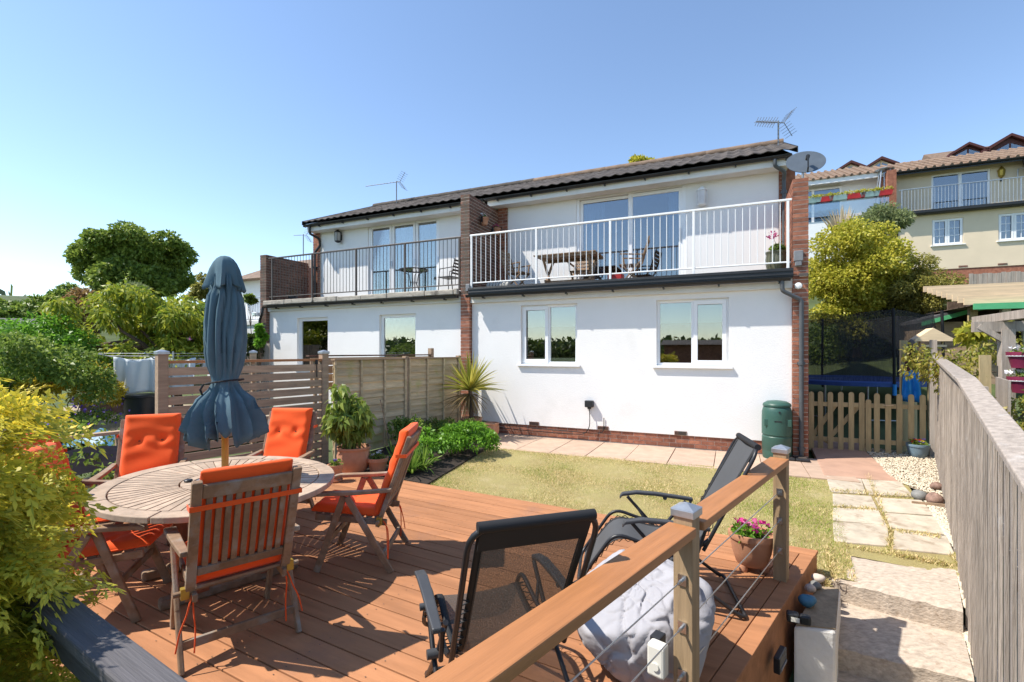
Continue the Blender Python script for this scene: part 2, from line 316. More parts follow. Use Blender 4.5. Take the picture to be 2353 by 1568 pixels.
def leaf_mesh(name, P, D, L, W, mat_, fold=.18, bend=0.0):
    n = len(P); L = np.broadcast_to(np.asarray(L, float), (n,))[:,None]; W = np.broadcast_to(np.asarray(W, float), (n,))[:,None]
    D = unit(D); S = unit(np.cross(D, RNG.normal(size=(n,3)) + np.array([0,0,.6]))); U = np.cross(S, D)
    mid = P + D*L*.45 + U*L*fold; tip = P + D*L - np.array([0,0,1.])*L*bend
    V = np.stack([P, mid + S*W*.5, tip, mid - S*W*.5], 1)
    return fastmesh(name, V, np.arange(4*n).reshape(n,4), mat_)
def link(name, me, parent=None, loc=None):
    o = bpy.data.objects.new(name, me); col.objects.link(o); o.parent = parent
    if loc is not None: o.location = loc
    return o
def split_leaves(o, n, name='leaf'):
    """the n leaves nearest the viewer become parts of their own, the rest stays one part"""
    me = o.data; V = np.empty(len(me.vertices)*3, np.float32); me.vertices.foreach_get('co', V); V = V.reshape(-1,4,3); order = np.argsort(V[:,0,1]); par = o.parent; mt = me.materials[0].name
    for k in order[:n]:
        c = V[k,0].copy(); link(name, fastmesh(name, V[k]-c, np.array([[0,1,2,3]]), mt), par, tuple(c))
    rest = V[order[n:]]; bpy.data.objects.remove(o)
    if len(rest): tag(link('leaves', fastmesh('leaves', rest, np.arange(len(rest)*4).reshape(-1,4), mt), par), kind='stuff')
def clumps_in(c, rad, k, r0, r1, flat=1.0, low=-.6):
    """k uneven clump centres spread through an ellipsoid"""
    out = []
    for i in range(k):
        d = unit(RNG.normal(size=3)); d[2] = max(d[2], low) if d[2] > low else RNG.uniform(low, .3); q = RNG.uniform(.35, .92)
        r = RNG.uniform(r0, r1); out.append((np.array(c) + d*np.array(rad)*q, np.array([r, r, r*flat])))
    return out
def foliage(name, clumps, n, L, W, mat_, parent, droop=.25, shell=.45, out=.8, bend=.1, loc=None, fold=.18):
    P, D = [], []; vol = sum(c[1][0]**2 for c in clumps)
    for c, r in clumps:
        m = max(6, int(n*r[0]**2/vol)); d = unit(RNG.normal(size=(m,3))); q = RNG.uniform(shell, 1.0, size=(m,1))**.6
        P.append(c + d*r*q); D.append(d*out + RNG.normal(size=(m,3))*.7 + np.array([0,0,-droop]))
    P = np.concatenate(P); D = np.concatenate(D); k = len(P)
    return link(name, leaf_mesh(name, P, D, L*RNG.uniform(.65,1.3,k), W*RNG.uniform(.65,1.3,k), mat_, bend=bend, fold=fold), parent, loc)
def limbs(mb, base, tops, r0, seed=3, bow=.15):
    rr = random.Random(seed); base = Vector(base)
    for t in tops:
        t = Vector(t); L = (t-base).length; m1 = base.lerp(t, .35) + Vector((rr.uniform(-1,1), rr.uniform(-1,1), rr.uniform(.2,1)))*L*bow*.5
        m2 = base.lerp(t, .7) + Vector((rr.uniform(-1,1), rr.uniform(-1,1), rr.uniform(-.2,1)))*L*bow*.5
        mb.tube([base, m1, m2, t], [r0, r0*.7, r0*.42, r0*.15], 6)
def tree(name, label, base, top, rad, k, r0, r1, n, L, W, leaf, trunk_r=.2, group=None, low=-.5, droop=.25, flat=.8, cat='tree', shell=.45, bend=.1, out=.8):
    """tapered trunk and limbs, crown of many clumps; top = centre of the crown relative to the base"""
    t = thing(name, label, cat, base, 0, group)
    cl = clumps_in(top, rad, k, r0, r1, flat, low)
    mb = MB(); fork = Vector(top)*.45; fork.x *= .6; fork.y *= .6
    mb.tube([(0,0,-.3), fork*.5 + Vector((.02,.03,0)), fork], [trunk_r*1.25, trunk_r, trunk_r*.8], 9)
    limbs(mb, fork, [c for c, r in cl[:min(14, k)]], trunk_r*.55)
    mb.build('trunk', 'bark', t, smooth=60)
    foliage('crown', cl, n, L, W, leaf, t, droop=droop, shell=shell, bend=bend, out=out)
    return t

# ---------------------------------------------------------------- terrain
CTRL = [(-1,8,-.22,1),(2,6,-.24,1),(4,7.5,-.25,1),(-3,4.5,-.4,1),(0,2,-.6,1),(3,2.5,-.85,1),(1.5,0,-1.0,1),(-3,0,-1.0,1),(-5.5,5,-.7,1),(-7,9,-.35,1.2),(-8,14,.3,1.5),
        (6.5,8.5,-.22,1),(6.0,11,-.2,1),(9,12,.05,1),(8.5,15,.7,1.2),(12,15,1.6,1.2),(17,19,4.2,1.5),(24,19,4.4,2),(30,27,7,3),(15,26,5.2,2),(8,22,2.0,2),(0,16,-.1,2),(-4,13,-.2,2),(5,14,.0,2),(-8,24,.6,3),(-25,30,1.5,4),(-14,18,.7,2),
        (10,4,-.6,2),(5,4.2,-.45,1),(3.6,5.6,-.33,1),(5.2,7,-.3,1),(12,8,-.1,2),(-20,5,-1.0,4),(10,-20,-3,6),(-10,-20,-3,6),(60,60,16,15),(0,70,12,15),(-60,60,8,15),(60,-20,-2,15),(-60,-20,-4,15)]
for a in range(0, 360, 15):
    az = R(a); dist, hgt = 420, 34
    x, y = math.sin(az)*dist, math.cos(az)*dist
    if a > 100 and a < 290: hgt = -1 + 2*math.sin(a*.13)
    if 285 <= a < 345: hgt = 15
    CTRL.append((x, y, hgt, 60)); CTRL.append((x*4, y*4, hgt*1.7, 120)); CTRL.append((x*.5, y*.5, (-2 if 90 < a < 295 else 2) if 60 < a < 300 else (4 if a > 280 else 17), 40))
CA = np.array(CTRL)
def gz(x, y):
    x = np.asarray(x, float); y = np.asarray(y, float)
    d2 = ((x[...,None]-CA[:,0])**2 + (y[...,None]-CA[:,1])**2)
    wgt = (CA[:,3]**1.2)/(d2 + .02)**1.35
    return (wgt*CA[:,2]).sum(-1)/wgt.sum(-1)
ts = np.linspace(-1, 1, 181); gx = np.sinh(ts*7.2)/math.sinh(7.2)*1700
GX, GY = np.meshgrid(gx, gx + 3); GZ = gz(GX, GY)
V = np.stack([GX, GY, GZ], -1).reshape(-1,3); n_ = len(gx); ii = np.arange(n_*n_).reshape(n_, n_)
Q = np.stack([ii[:-1,:-1], ii[:-1,1:], ii[1:,1:], ii[1:,:-1]], -1).reshape(-1,4)
tag(link('ground', fastmesh('ground', V, Q, 'field', smooth=True)), 'rough green and brown ground of the gardens and hillside', kind='structure')
# far wooded hillside, one mass: clumps of crowns on the distant slopes
P = []
for a0, a1, r0, r1, m in ((-75, -25, 150, 420, 1500), (95, 285, 200, 430, 2600), (285, 335, 230, 430, 500)):
    az = RNG.uniform(R(a0), R(a1), m); rr = RNG.uniform(r0, r1, m); P.append(np.stack([np.sin(az)*rr, np.cos(az)*rr], -1))
P = np.concatenate(P); pz = gz(P[:,0], P[:,1]); V, Q = [], []
for i in range(len(P)):
    h = RNG.uniform(5, 9); r = RNG.uniform(3.5, 6); m = 46; d = unit(RNG.normal(size=(m,3))); c = np.array([P[i,0], P[i,1], pz[i]+h*.6])
    b = c + d*np.array([r,r,h*.5]); s = RNG.normal(size=(m,3))*1.0; s2 = RNG.normal(size=(m,3))*1.0
    q = len(V)*0 + i*m*4; V.append(np.stack([b, b+s, b+s+s2, b+s2], 1).reshape(-1,3)); Q.append((np.arange(m*4)+q).reshape(m,4))
o = link('woodland', fastmesh('woodland', np.concatenate(V), np.concatenate(Q), 'lf_dark')); tag(o, 'dark woodland covering the distant hillside', 'woodland', kind='stuff')

def gl(x, y):                       # level of the lawn and the path beside it
    f = min(1, max(0, (x+.5)/2.5)); return -.07 - .12*f*min(1.25, max(0, (7.6-y)/3.2))
def sheet(name, pts, mat_, n=28, dz=0, wob=.0, zfn=None):
    """a gently uneven sheet over a four-sided plan area"""
    a, b, c, d = [Vector(p) for p in pts]; mb = MB(); zf = zfn or gl
    def fn(i, j):
        p = a.lerp(b, i/(n-1)).lerp(d.lerp(c, i/(n-1)), j/(n-1)); return (p.x, p.y, zf(p.x, p.y) + dz + wob*math.sin(p.x*3.1+p.y*1.7)*math.cos(p.y*2.3-p.x))
    mb.grid(None, n, n, fn); return mb.build(name, mat_, smooth=60)
# lawn
DB = Vector((.874, -.486)); DP = Vector((.486, .874)); DC = Vector((2.694, 4.254))          # deck: board direction, across, right front corner
LAWN = [DC + Vector((-4.9*DB.x, -4.9*DB.y)) , Vector((2.93, 4.10)), Vector((4.62, 7.05)), Vector((-.9, 9.35))]
LAWN[0] = Vector((-1.7, 6.62))
lw = sheet('lawn', LAWN, 'turf', 60, 0, .012); tag(lw, kind='structure')
def inquad(p, q):
    return all((q[(i+1)%4].x-q[i].x)*(p[1]-q[i].y) - (q[(i+1)%4].y-q[i].y)*(p[0]-q[i].x) > 0 for i in range(4))
q = LAWN; m = 130000
uu, vv = RNG.random(m), RNG.random(m)
A = [np.array(p) for p in q]; PP = (A[0]*(1-uu)[:,None] + A[1]*uu[:,None])*(1-vv)[:,None] + (A[3]*(1-uu)[:,None] + A[2]*uu[:,None])*vv[:,None]
pn = .5 + .5*np.sin(PP[:,0]*1.9+1.3*np.sin(PP[:,1]*1.3))*np.cos(PP[:,1]*1.6+np.sin(PP[:,0]*2.3)); keep = RNG.random(m) < .45 + .55*pn; PP = PP[keep]; m = len(PP)
ff = np.clip((PP[:,0]+.5)/2.5, 0, 1); zz = -.07 - .12*ff*np.clip((7.6-PP[:,1])/3.2, 0, 1.25)
B = np.c_[PP, zz-.004]; h = RNG.uniform(.010, .028, m)[:,None]*(1+.5*(PP[:,1:2] < 6)*(PP[:,0:1] > 2.2)); an = RNG.uniform(0, 6.28, m); sd_ = np.c_[np.cos(an), np.sin(an), np.zeros(m)]*.0032
ln = np.c_[RNG.normal(size=(m,2))*.6, np.ones(m)]; V = np.stack([B-sd_, B+sd_, B+ln*h], 1)
pg_ = np.sin(PP[:,0]*2.7+np.sin(PP[:,1]*2.1)*1.5)*np.cos(PP[:,1]*2.4+1.1*np.sin(PP[:,0]*1.7)) + .5*np.sin(PP[:,0]*7.3+PP[:,1]*5.1) + 1.3*np.clip((PP[:,0]-1.6)/1.6, 0, 1) - .25
gr = RNG.random(m) < np.clip(.10+.45*pg_, .04, .85)
for msk, mt, lb in ((~gr, 'blade', 'short sunburnt straw-coloured lawn grass'), (gr, 'blade_green', 'greener patches of short lawn grass')):
    k = int(msk.sum()); tag(link('grass', fastmesh('grass', V[msk], np.arange(3*k).reshape(k,3), mt)), lb, 'grass', kind='stuff')

# paving along the house: one row of bays, each a slab
pv = thing('house_path', None, None, (HO.x, HO.y, 0), -TH); pv['kind'] = 'structure'
s0 = -.2; wds = [.70,.66,.66,.66,.66,.68,.68,.70,.70,.60,.60]
for wd in wds:
    MB().box(s0+.005, s0+wd-.005, -1.34 + random.uniform(-.012,.012), .10, -.16, -.066 + random.uniform(-.004,.004)).build('slab', 'slab_pink', pv, bevel=.006); s0 += wd
# side path: red concrete bay, buff flags, stone steps
Z3 = lambda a, b, z: at(1838.2+.37487*a, 980.4+.37487*b, z)
sp = thing('garden_path', None, None, (4.5, 6, 0)); sp['kind'] = 'structure'
def flag(pts, name, mt, dz=0, th=.07, zf=None):
    P = [Z3(a, b, -.13) for a, b in pts]; P = [Z3(a, b, gl(p.x, p.y)) for (a, b), p in zip(pts, P)]
    c = sum(P, Vector())/4; up = .012 + dz; P = [Vector((c.x+(p.x-c.x)*1.045, c.y+(p.y-c.y)*1.03, p.z)) for p in P] if name == 'flagstone' else P
    mb = MB().poly([(p.x-4.5, p.y-6) for p in P][::-1], [p.z-th for p in P][::-1], [p.z+up+random.uniform(-.004,.006) for p in P][::-1])
    return mb.build(name, mt, sp, bevel=.008)
SB_ = [Z3(a,b,-.13) for a,b in ((150,300),(640,335),(1010,870),(205,735))]; sheet('path_verge', [SB_[3],SB_[2],SB_[1],SB_[0]], 'turf', 16, -.008)['kind'] = 'structure'
for q in [[(165,312),(372,325),(402,413),(192,402)],[(382,326),(612,345),(690,430),(428,418)],[(203,417),(432,432),(470,507),(207,490)],[(466,438),(740,455),(815,548),(512,525)],
          [(208,502),(474,517),(527,606),(206,578)],[(523,537),(826,560),(895,664),(560,622)],[(206,590),(530,612),(546,738),(217,706)],[(582,642),(893,678),(945,790),(576,752)]]:
    flag(q, 'flagstone', 'slab_buff')
flag([(68,128),(403,158),(604,342),(148,302)], 'concrete_bay', 'slab_red', dz=.004)
flag([(30,60),(395,98),(402,155),(66,126)], 'concrete_bay', 'slab_red', dz=.0)
st = thing('garden_steps', None, None, (3.2, 4, 0)); st['kind'] = 'structure'
def stp(c, z, th):
    P = [at(x, y, z) for x, y in c]; return P
L0 = [at(1924,1250,-.2), at(2196,1310,-.2), at(2213,1402,-.2), at(1890,1322,-.2)]
def stepmesh(P, z0, z1, name):
    """tread with a worn, uneven nosing"""
    a, b, c, d = P; n = 22; mb = MB(); rr = random.Random(int(z1*100)); off = [rr.uniform(-.012,.012) for _ in range(n)]
    rows = []
    for j in range(n):
        t = j/(n-1); bk = a.lerp(b, t); fr = d.lerp(c, t); fr = fr + (fr-bk).normalized()*off[j]
        dz = rr.uniform(-.006,.006)
        rows.append([(bk.x-3.2,bk.y-4,z1), (bk.lerp(fr,.5).x-3.2, bk.lerp(fr,.5).y-4, z1+rr.uniform(-.004,.004)), (bk.lerp(fr,.93).x-3.2, bk.lerp(fr,.93).y-4, z1+dz), (fr.x-3.2, fr.y-4, z1-.022+dz), (fr.x-3.2, fr.y-4, z1-.1), (fr.x-3.2+off[j], fr.y-4+off[j], z0), (bk.x-3.2,bk.y-4,z0)])
    k = 7; vs = [v for r in rows for v in r]; fs = []
    for j in range(n-1):
        for i in range(k): fs.append((j*k+i, j*k+(i+1)%k, (j+1)*k+(i+1)%k, (j+1)*k+i))
    fs.append(tuple(range(k))[::-1]); fs.append(tuple((n-1)*k+i for i in range(k)))
    mb.add(vs, fs); return mb.build(name, 'step_stone', st, smooth=50)
stepmesh(L0, -.8, -.2, 'step')
f2l, f2r = at(1926,1471,-.385), at(2239,1560,-.385); bl = L0[3].lerp(L0[0], .12); br = L0[2].lerp(L0[1], .12)
stepmesh([bl, br, f2r, f2l + Vector((-.12,-.02,0))], -.95, -.385, 'step')
d3 = (f2l - L0[3]); f3l = f2l + Vector((-.38,-.5,0)); f3r = f2r + Vector((-.36,-.5,0))
stepmesh([f2l.lerp(bl,.1) + Vector((-.15,0,0)), f2r.lerp(br,.1), f3r, f3l], -1.1, -.57, 'step')
stepmesh([f3l.lerp(f2l,.1), f3r.lerp(f2r,.1), f3r + Vector((-.4,-.5,0)), f3l + Vector((-.4,-.5,0))], -1.3, -.755, 'step')
# gravel: bed sheets and loose stones
def gravel_area(quads, n, size, zf=gl):
    P = []
    for qd, share in quads:
        m = int(n*share); a, b, c, d = [np.array(p[:2]) for p in qd]; uu, vv = RNG.random(m)[:,None], RNG.random(m)[:,None]
        P.append((a*(1-uu)+b*uu)*(1-vv) + (d*(1-uu)+c*uu)*vv)
    P = np.concatenate(P); m = len(P); z = np.array([zf(x, y) for x, y in P])
    ico = np.array([(1,0,0),(-1,0,0),(0,1,0),(0,-1,0),(0,0,1),(0,0,-1)], float); F = np.array([(0,2,4),(2,1,4),(1,3,4),(3,0,4),(2,0,5),(1,2,5),(3,1,5),(0,3,5)])
    s = RNG.uniform(.6,1.3,(m,1,3))*size*np.array([1,.8,.55]); V = ico[None]*s; an = RNG.uniform(0,6.28,m); c_, s_ = np.cos(an)[:,None], np.sin(an)[:,None]
    X = V[...,0]*c_ - V[...,1]*s_; Y = V[...,0]*s_ + V[...,1]*c_; V = np.stack([X, Y, V[...,2]], -1) + RNG.normal(size=V.shape)*size*.14 + np.c_[P, z+size*.3][:,None,:]
    return V.reshape(-1,3), (F[None] + (np.arange(m)*6)[:,None,None]).reshape(-1,3)
G1 = [Z3(385,138,-.1), Z3(850,185,-.1), Z3(925,455,-.13), Z3(570,345,-.13)]
G2 = [Z3(742,440,-.14), Z3(910,455,-.13), Z3(1010,840,-.19), Z3(890,660,-.16)]
G3 = [Z3(950,880,-.2), Z3(1030,880,-.2), Z3(1115,1180,-.25), Z3(1010,1140,-.25)]
G4 = [Z3(1000,1270,-.42), Z3(1120,1270,-.42), Z3(1175,1568,-.5), Z3(1070,1568,-.5)]
for i, (G, dz) in enumerate(((G1,-.012),(G2,-.012))):
    sheet('gravel_bed', [G[3], G[2], G[1], G[0]], 'gravel_bed', 12, dz)['kind'] = 'structure'
v1, f1 = gravel_area([(G1,.72),(G2,.28)], 5200, .017)
v2, f2 = gravel_area([(G3,1)], 500, .022, zf=lambda x, y: -.22 - .0*x); v3, f3 = gravel_area([(G4,1)], 900, .024, zf=lambda x, y: -.46+.14*(y-3.1))
F_ = np.concatenate([f1, f2+len(v1), f3+len(v1)+len(v2)])
me = fastmesh('gravel', np.concatenate([v1,v2,v3]), F_, 'gravel', smooth=False); tag(link('gravel', me), 'pale cream gravel between path and grey fence', 'gravel', kind='stuff')
MB().poly([(p.x,p.y) for p in G4][::-1], -1.2, [-.49+.14*(p.y-3.1) for p in G4][::-1]).build('gravel_bed', 'gravel_bed')['kind'] = 'structure'
MB().poly([(p.x,p.y) for p in G3][::-1], -.8, -.235).build('earth_verge', 'earth')['kind'] = 'structure'
# straw tufts between flags
P = []
for a, b in [((190,408),(430,422)),((205,495),(470,512)),((415,330),(470,440)),((475,440),(530,610)),((548,615),(556,730)),((565,628),(860,662)),((300,712),(940,815)),((940,760),(1000,850)),((560,745),(900,815)),((430,425),(720,440)),((165,720),(215,900)),((110,860),(170,930))]:
    m = 260
    for _ in range(m):
        t = random.random(); P.append(Z3(a[0]+(b[0]-a[0])*t+random.gauss(0,7), a[1]+(b[1]-a[1])*t+random.gauss(0,5), gl(4,5)+.03))
P = np.array(P); P[:,2] = [gl(x,y)-.01 for x,y,_ in P]
o = link('grass', leaf_mesh('grass', P, np.c_[RNG.normal(size=(len(P),2))*.7, np.ones(len(P))], RNG.uniform(.03,.075,len(P)), .008, 'blade')); tag(o, 'dry grass tufts growing in the joints of the path', 'grass', kind='stuff')
# ---------------------------------------------------------------- houses (local frame: x along the facade, y into the house)
def panel(x0, x1, z0, z1, y0, y1, holes=()):
    """wall slab with rectangular openings (hx0,hx1,hz0,hz1) and their reveals"""
    mb = MB(); xs = sorted({x0, x1, *[h[0] for h in holes], *[h[1] for h in holes]}); zs = sorted({z0, z1, *[h[2] for h in holes], *[h[3] for h in holes]})
    solid = lambda i, j: 0 <= i < len(xs)-1 and 0 <= j < len(zs)-1 and not any(h[0]-1e-6 <= xs[i] and xs[i+1] <= h[1]+1e-6 and h[2]-1e-6 <= zs[j] and zs[j+1] <= h[3]+1e-6 for h in holes)
    for i in range(len(xs)-1):
        for j in range(len(zs)-1):
            if not solid(i, j): continue
            a, b, c, d = xs[i], xs[i+1], zs[j], zs[j+1]
            mb.add([(a,y0,c),(b,y0,c),(b,y0,d),(a,y0,d),(a,y1,c),(b,y1,c),(b,y1,d),(a,y1,d)], [(0,1,2,3),(7,6,5,4)])
            n = len(mb.v)-8
            if not solid(i-1,j): mb.f.append((n,n+3,n+7,n+4))
            if not solid(i+1,j): mb.f.append((n+1,n+5,n+6,n+2))
            if not solid(i,j-1): mb.f.append((n,n+4,n+5,n+1))
            if not solid(i,j+1): mb.f.append((n+3,n+2,n+6,n+7))
    return mb
def ring(mb, x0, x1, z0, z1, y0, y1, w):
    mb.box(x0, x1, y0, y1, z0, z0+w).box(x0, x1, y0, y1, z1-w, z1).box(x0, x0+w, y0, y1, z0+w, z1-w).box(x1-w, x1, y0, y1, z0+w, z1-w); return mb
BR = {}
def brick_me(l, w, h, mt):
    k = (round(l,3), round(w,3), round(h,3), mt)
    if k not in BR: BR[k] = MB().box(-l/2, l/2, -w/2, w/2, -h/2, h/2).mesh('brick', mt)
    return BR[k]
def brick_run(par, x0, x1, y0, y1, z0, courses, mt, along='y', jit=.0025, start=0):
    """bricks of a wall one brick thick, course by course; along = direction of the run"""
    a0, a1 = (y0, y1) if along == 'y' else (x0, x1)
    for c in range(courses):
        p = a0; first = .1025 if (c+start) % 2 else .215; L = first
        while p < a1-.03:
            L = min(first if p == a0 else .215, a1-p); z = z0 + .075*c + .0325; jx = random.uniform(-jit, jit)
            if along == 'y': inst('brick', brick_me(x1-x0, L, .062, mt), par, ((x0+x1)/2+jx, p+L/2+random.uniform(-jit,jit)*(1 if p == a0 else 0), z))
            else: inst('brick', brick_me(L, y1-y0, .062, mt), par, (p+L/2, (y0+y1)/2+jx, z))
            p += L+.013
def brick_wall(name, label, x0, x1, dlow, dup, z0, zs, z1, mt='brick', mup=None):
    """freestanding cross wall: a pier below (depth dlow) and a screen wall above (depth dup), in house frame"""
    t = thing(name, label, 'brick wall', hw((x0+x1)/2, 0), -TH); hx = (x1-x0)/2; g = .005
    nl = int(round((zs-z0)/.075)); nu = int(round((z1-zs)/.075)); zs2 = z0+nl*.075; z12 = zs2+nu*.075
    MB().box(-hx+g, hx-g, g, dlow-.004, z0, zs2).box(-hx+g, hx-g, g, dup-.004, zs2, z12-.011).build('mortar', 'mortar' if mt == 'brick' else 'mortar_dark', t)
    brick_run(t, -hx, hx, 0, dlow, z0, nl, mt); 
    for c in range(nu): brick_run(t, -hx, hx, 0, dup, zs2+c*.075, 1, mt if (mup is None) else mup, start=c)
    return t
def half_gutter(x0, x1, y, z, r, brackets, mt, par):
    pts = [(y+r*math.cos(a), z+r*math.sin(a)) for a in [math.pi + math.pi*i/10 for i in range(11)]]
    pts += [(y+(r-.006)*math.cos(a), z+(r-.006)*math.sin(a)) for a in [2*math.pi - math.pi*i/10 for i in range(11)]]
    g = MB().prof(pts, 'x', x0, x1); g.box(x0-.004, x0, y-r, y+r, z-r, z).box(x1, x1+.004, y-r, y+r, z-r, z)
    g = g.build('gutter', mt, par, smooth=40)
    for b in brackets:
        pp = [(y+(r+.008)*math.cos(a), z+(r+.008)*math.sin(a)) for a in [math.pi + math.pi*i/8 for i in range(9)]]
        pp += [(y+(r+.001)*math.cos(a), z+(r+.001)*math.sin(a)) for a in [2*math.pi - math.pi*i/8 for i in range(9)]]
        MB().prof(pp, 'x', b-.02, b+.02).box(b-.012, b+.012, y-.02, y+r+.05, z-r-.03, z-r-.006).build('gutter_bracket', mt, g, smooth=40)
    return g
def tile_mesh(w, l, mt):
    mb = MB(); n = 10; pr = []
    for i in range(n+1):
        t = i/n; pr.append((-w/2 + (w+.02)*t, .026*(.5+.5*math.cos(2*math.pi*t*1.0)) if t < 1 else .026))
    th = .015
    vs = [(x, 0, z) for x, z in pr] + [(x, l, z-.012) for x, z in pr] + [(x, 0, z-th) for x, z in pr]
    fs = [(i, i+1, n+1+i+1, n+1+i) for i in range(n)] + [(2*(n+1)+i, 2*(n+1)+i+1, i+1, i) for i in range(n)]
    mb.add(vs, fs); return mb.mesh('tile', mt, smooth=50)
def roof_tiles(roof, x0, x1, y0, z0, y1, z1, mt='tile', rows=11, w=.245):
    pitch = math.atan2(z1-z0, y1-y0); ln = math.hypot(y1-y0, z1-z0); row = ln/rows; me = tile_mesh(w, row+.07, mt); nc = int(round((x1-x0)/w)); w2 = (x1-x0)/nc
    for r in range(rows):
        for c in range(nc):
            a = r*row
            inst('tile', me, roof, (x0+w2*(c+.5)+random.uniform(-.004,.004), y0+a*math.cos(pitch), z0+a*math.sin(pitch)+.03), (pitch+R(1.6)+random.uniform(-.012,.012), random.uniform(-.012,.012), random.uniform(-.01,.01)))
def window(par, x0, x1, z0, z1, y, split=None, casement=None, sill=True, glass='glass', bars=None, fr=.055, mt='upvc', sill_out=.12):
    """frame with panes, opening casements and a sill; window is one part of its house"""
    mb = MB(); ring(mb, x0, x1, z0, z1, y, y+.07, fr)
    xs = [x0] + (split or []) + [x1]
    for s in split or []: mb.box(s-.03, s+.03, y+.002, y+.068, z0+fr, z1-fr)
    f = mb.build('window', mt, par, bevel=.004)
    for i in range(len(xs)-1):
        a = xs[i] + (fr if i == 0 else .03); b = xs[i+1] - (fr if i == len(xs)-2 else .03); c, d = z0+fr, z1-fr
        if casement and casement[i]:
            ring(MB(), a-.018, b+.018, c-.018, d+.018, y-.022, y+.0, .07).build('casement', mt, f, bevel=.004); a += .05; b -= .05; c += .05; d -= .05
        MB().box(a-.004, b+.004, y+.028, y+.036, c-.004, d+.004).build('pane', glass, f)
        if bars:
            nx, nz = bars; g = MB()
            for k in range(1, nx): g.box(a+(b-a)*k/nx-.011, a+(b-a)*k/nx+.011, y+.018, y+.026, c, d)
            for k in range(1, nz): g.box(a, b, y+.0175, y+.0255, c+(d-c)*k/nz-.011, c+(d-c)*k/nz+.011)
            g.build('glazing_bar', mt, f)
    if sill: MB().box(x0-.07, x1+.07, y-sill_out, y-.0, z0-.045, z0-.003).build('sill', mt, f, bevel=.006)
    return f
def railing(par, x0, x1, y, ztop, zbot, posts, per, mt, r=.008, tw=.045, name='railing', foot=.13):
    rl = MB().box(x0, x1, y-tw/2, y+tw/2, ztop-.022, ztop+.018).box(x0+.02, x1-.02, y-.012, y+.012, zbot-.014, zbot+.014).build(name, mt, par, bevel=.008)
    for p in posts: MB().box(p-.021, p+.021, y-.021, y+.021, zbot-foot, ztop-.022).build('post', mt, rl, bevel=.004)
    bm = MB().tube([(0,0,zbot+.012),(0,0,ztop-.02)], r, 6).mesh('baluster', mt, smooth=50)
    for a, b in zip(posts[:-1], posts[1:]):
        for k in range(1, per+1): inst('baluster', bm, rl, (a+(b-a)*k/(per+1), y, 0))
    return rl
def downpipe(par, pts, r, mt, clips=()):
    d = MB().tube(pts, r, 10).build('downpipe', mt, par, smooth=50)
    for p in clips: MB().lathe([(r+.012,-.03),(r+.014,0),(r+.012,.03)], 10, p).box(p[0]-.06, p[0]+.06, p[1]+r*.3, p[1]+r+.02, p[2]-.02, p[2]+.02).build('pipe_clip', mt, d, smooth=40)
    return d
def rounded(pts, k=.35, n=4):
    out = [Vector(pts[0])]
    for i in range(1, len(pts)-1):
        p, c, q = Vector(pts[i-1]), Vector(pts[i]), Vector(pts[i+1]); a = c.lerp(p, min(.5, k/(c-p).length)); b = c.lerp(q, min(.5, k/(q-c).length))
        for t in range(n+1): s = t/n; out.append(a.lerp(c, s).lerp(c.lerp(b, s), s))
    out.append(Vector(pts[-1])); return out

# --- the white house on the right
H = thing('terraced_house', 'white rendered terraced house with white balcony railing and sliding door', 'house', (HO.x, HO.y, 0), -TH)
panel(.11, 6.405, .175, 3.0, .10, .34, [(1.31,2.57,1.478,2.74),(4.146,5.41,1.478,2.73)]).build('lower_wall', 'render_white', H)
window(H, 1.31, 2.57, 1.478, 2.74, .165, split=[1.935], casement=[True, False])
window(H, 4.146, 5.41, 1.478, 2.73, .165, split=[4.80], casement=[False, True])
MB().box(1.2, 2.7, .40, .405, 2.28, 2.75).build('roller_blind', 'blind', H); MB().box(4.05, 5.5, .40, .405, 2.30, 2.75).build('roller_blind', 'blind', H)
inn = MB().box(.4, 6.2, 3.6, 3.65, .1, 2.95).box(.4, 6.2, .36, 3.6, 2.9, 2.95).box(.4, 6.2, .36, 3.6, .1, .15).box(.36, .4, .36, 3.65, .1, 2.95).box(6.2, 6.24, .36, 3.65, .1, 2.95); inn.build('room', 'interior', H)
# brick plinth with air bricks
MB().box(.11, 6.405, .123, .34, -.12, .174).build('plinth_mortar', 'mortar', H)
for c in range(3):
    p = .11 - (.11 if c % 2 else 0)
    while p < 6.40:
        a, b = max(p, .11), min(p+.215, 6.403)
        if b-a > .03: inst('brick', brick_me(b-a, .06, .065, 'brick'), H, ((a+b)/2, .148+random.uniform(-.002,.002), -.052+.075*c+.0325))
        p += .225
for s in (1.62, 3.11, 4.585):
    v = MB().box(s-.11, s+.11, .088, .16, .178, .25).build('air_brick', 'brick_dark', H)
    for k in range(9): MB().box(s-.095+k*.0215, s-.083+k*.0215, .085, .0879, .186, .242).build('vent_slot', 'black_plastic', v)
# balcony slab, black edge, gutter, white fascia
MB().box(.108, 6.408, -.03, 1.5, 3.005, 3.10).build('balcony_floor', 'concrete_roof', H)
MB().box(.102, 6.412, -.075, -.032, 3.02, 3.17).box(.102, 6.412, -.088, -.0755, 3.045, 3.075).box(.102, 6.412, -.088, -.0755, 3.115, 3.145).build('balcony_edge', 'black_plastic', H, bevel=.004)
half_gutter(.10, 6.36, -.125, 3.0, .056, [.5+.95*k for k in range(7)], 'black_plastic', H)
MB().box(.108, 6.408, .03, .098, 2.84, 3.003).build('fascia', 'soffit_white', H)
railing(H, .03, 6.40, .03, 4.355, 3.285, [.135, 1.70, 3.27, 4.82, 6.34], 12, 'white_metal')
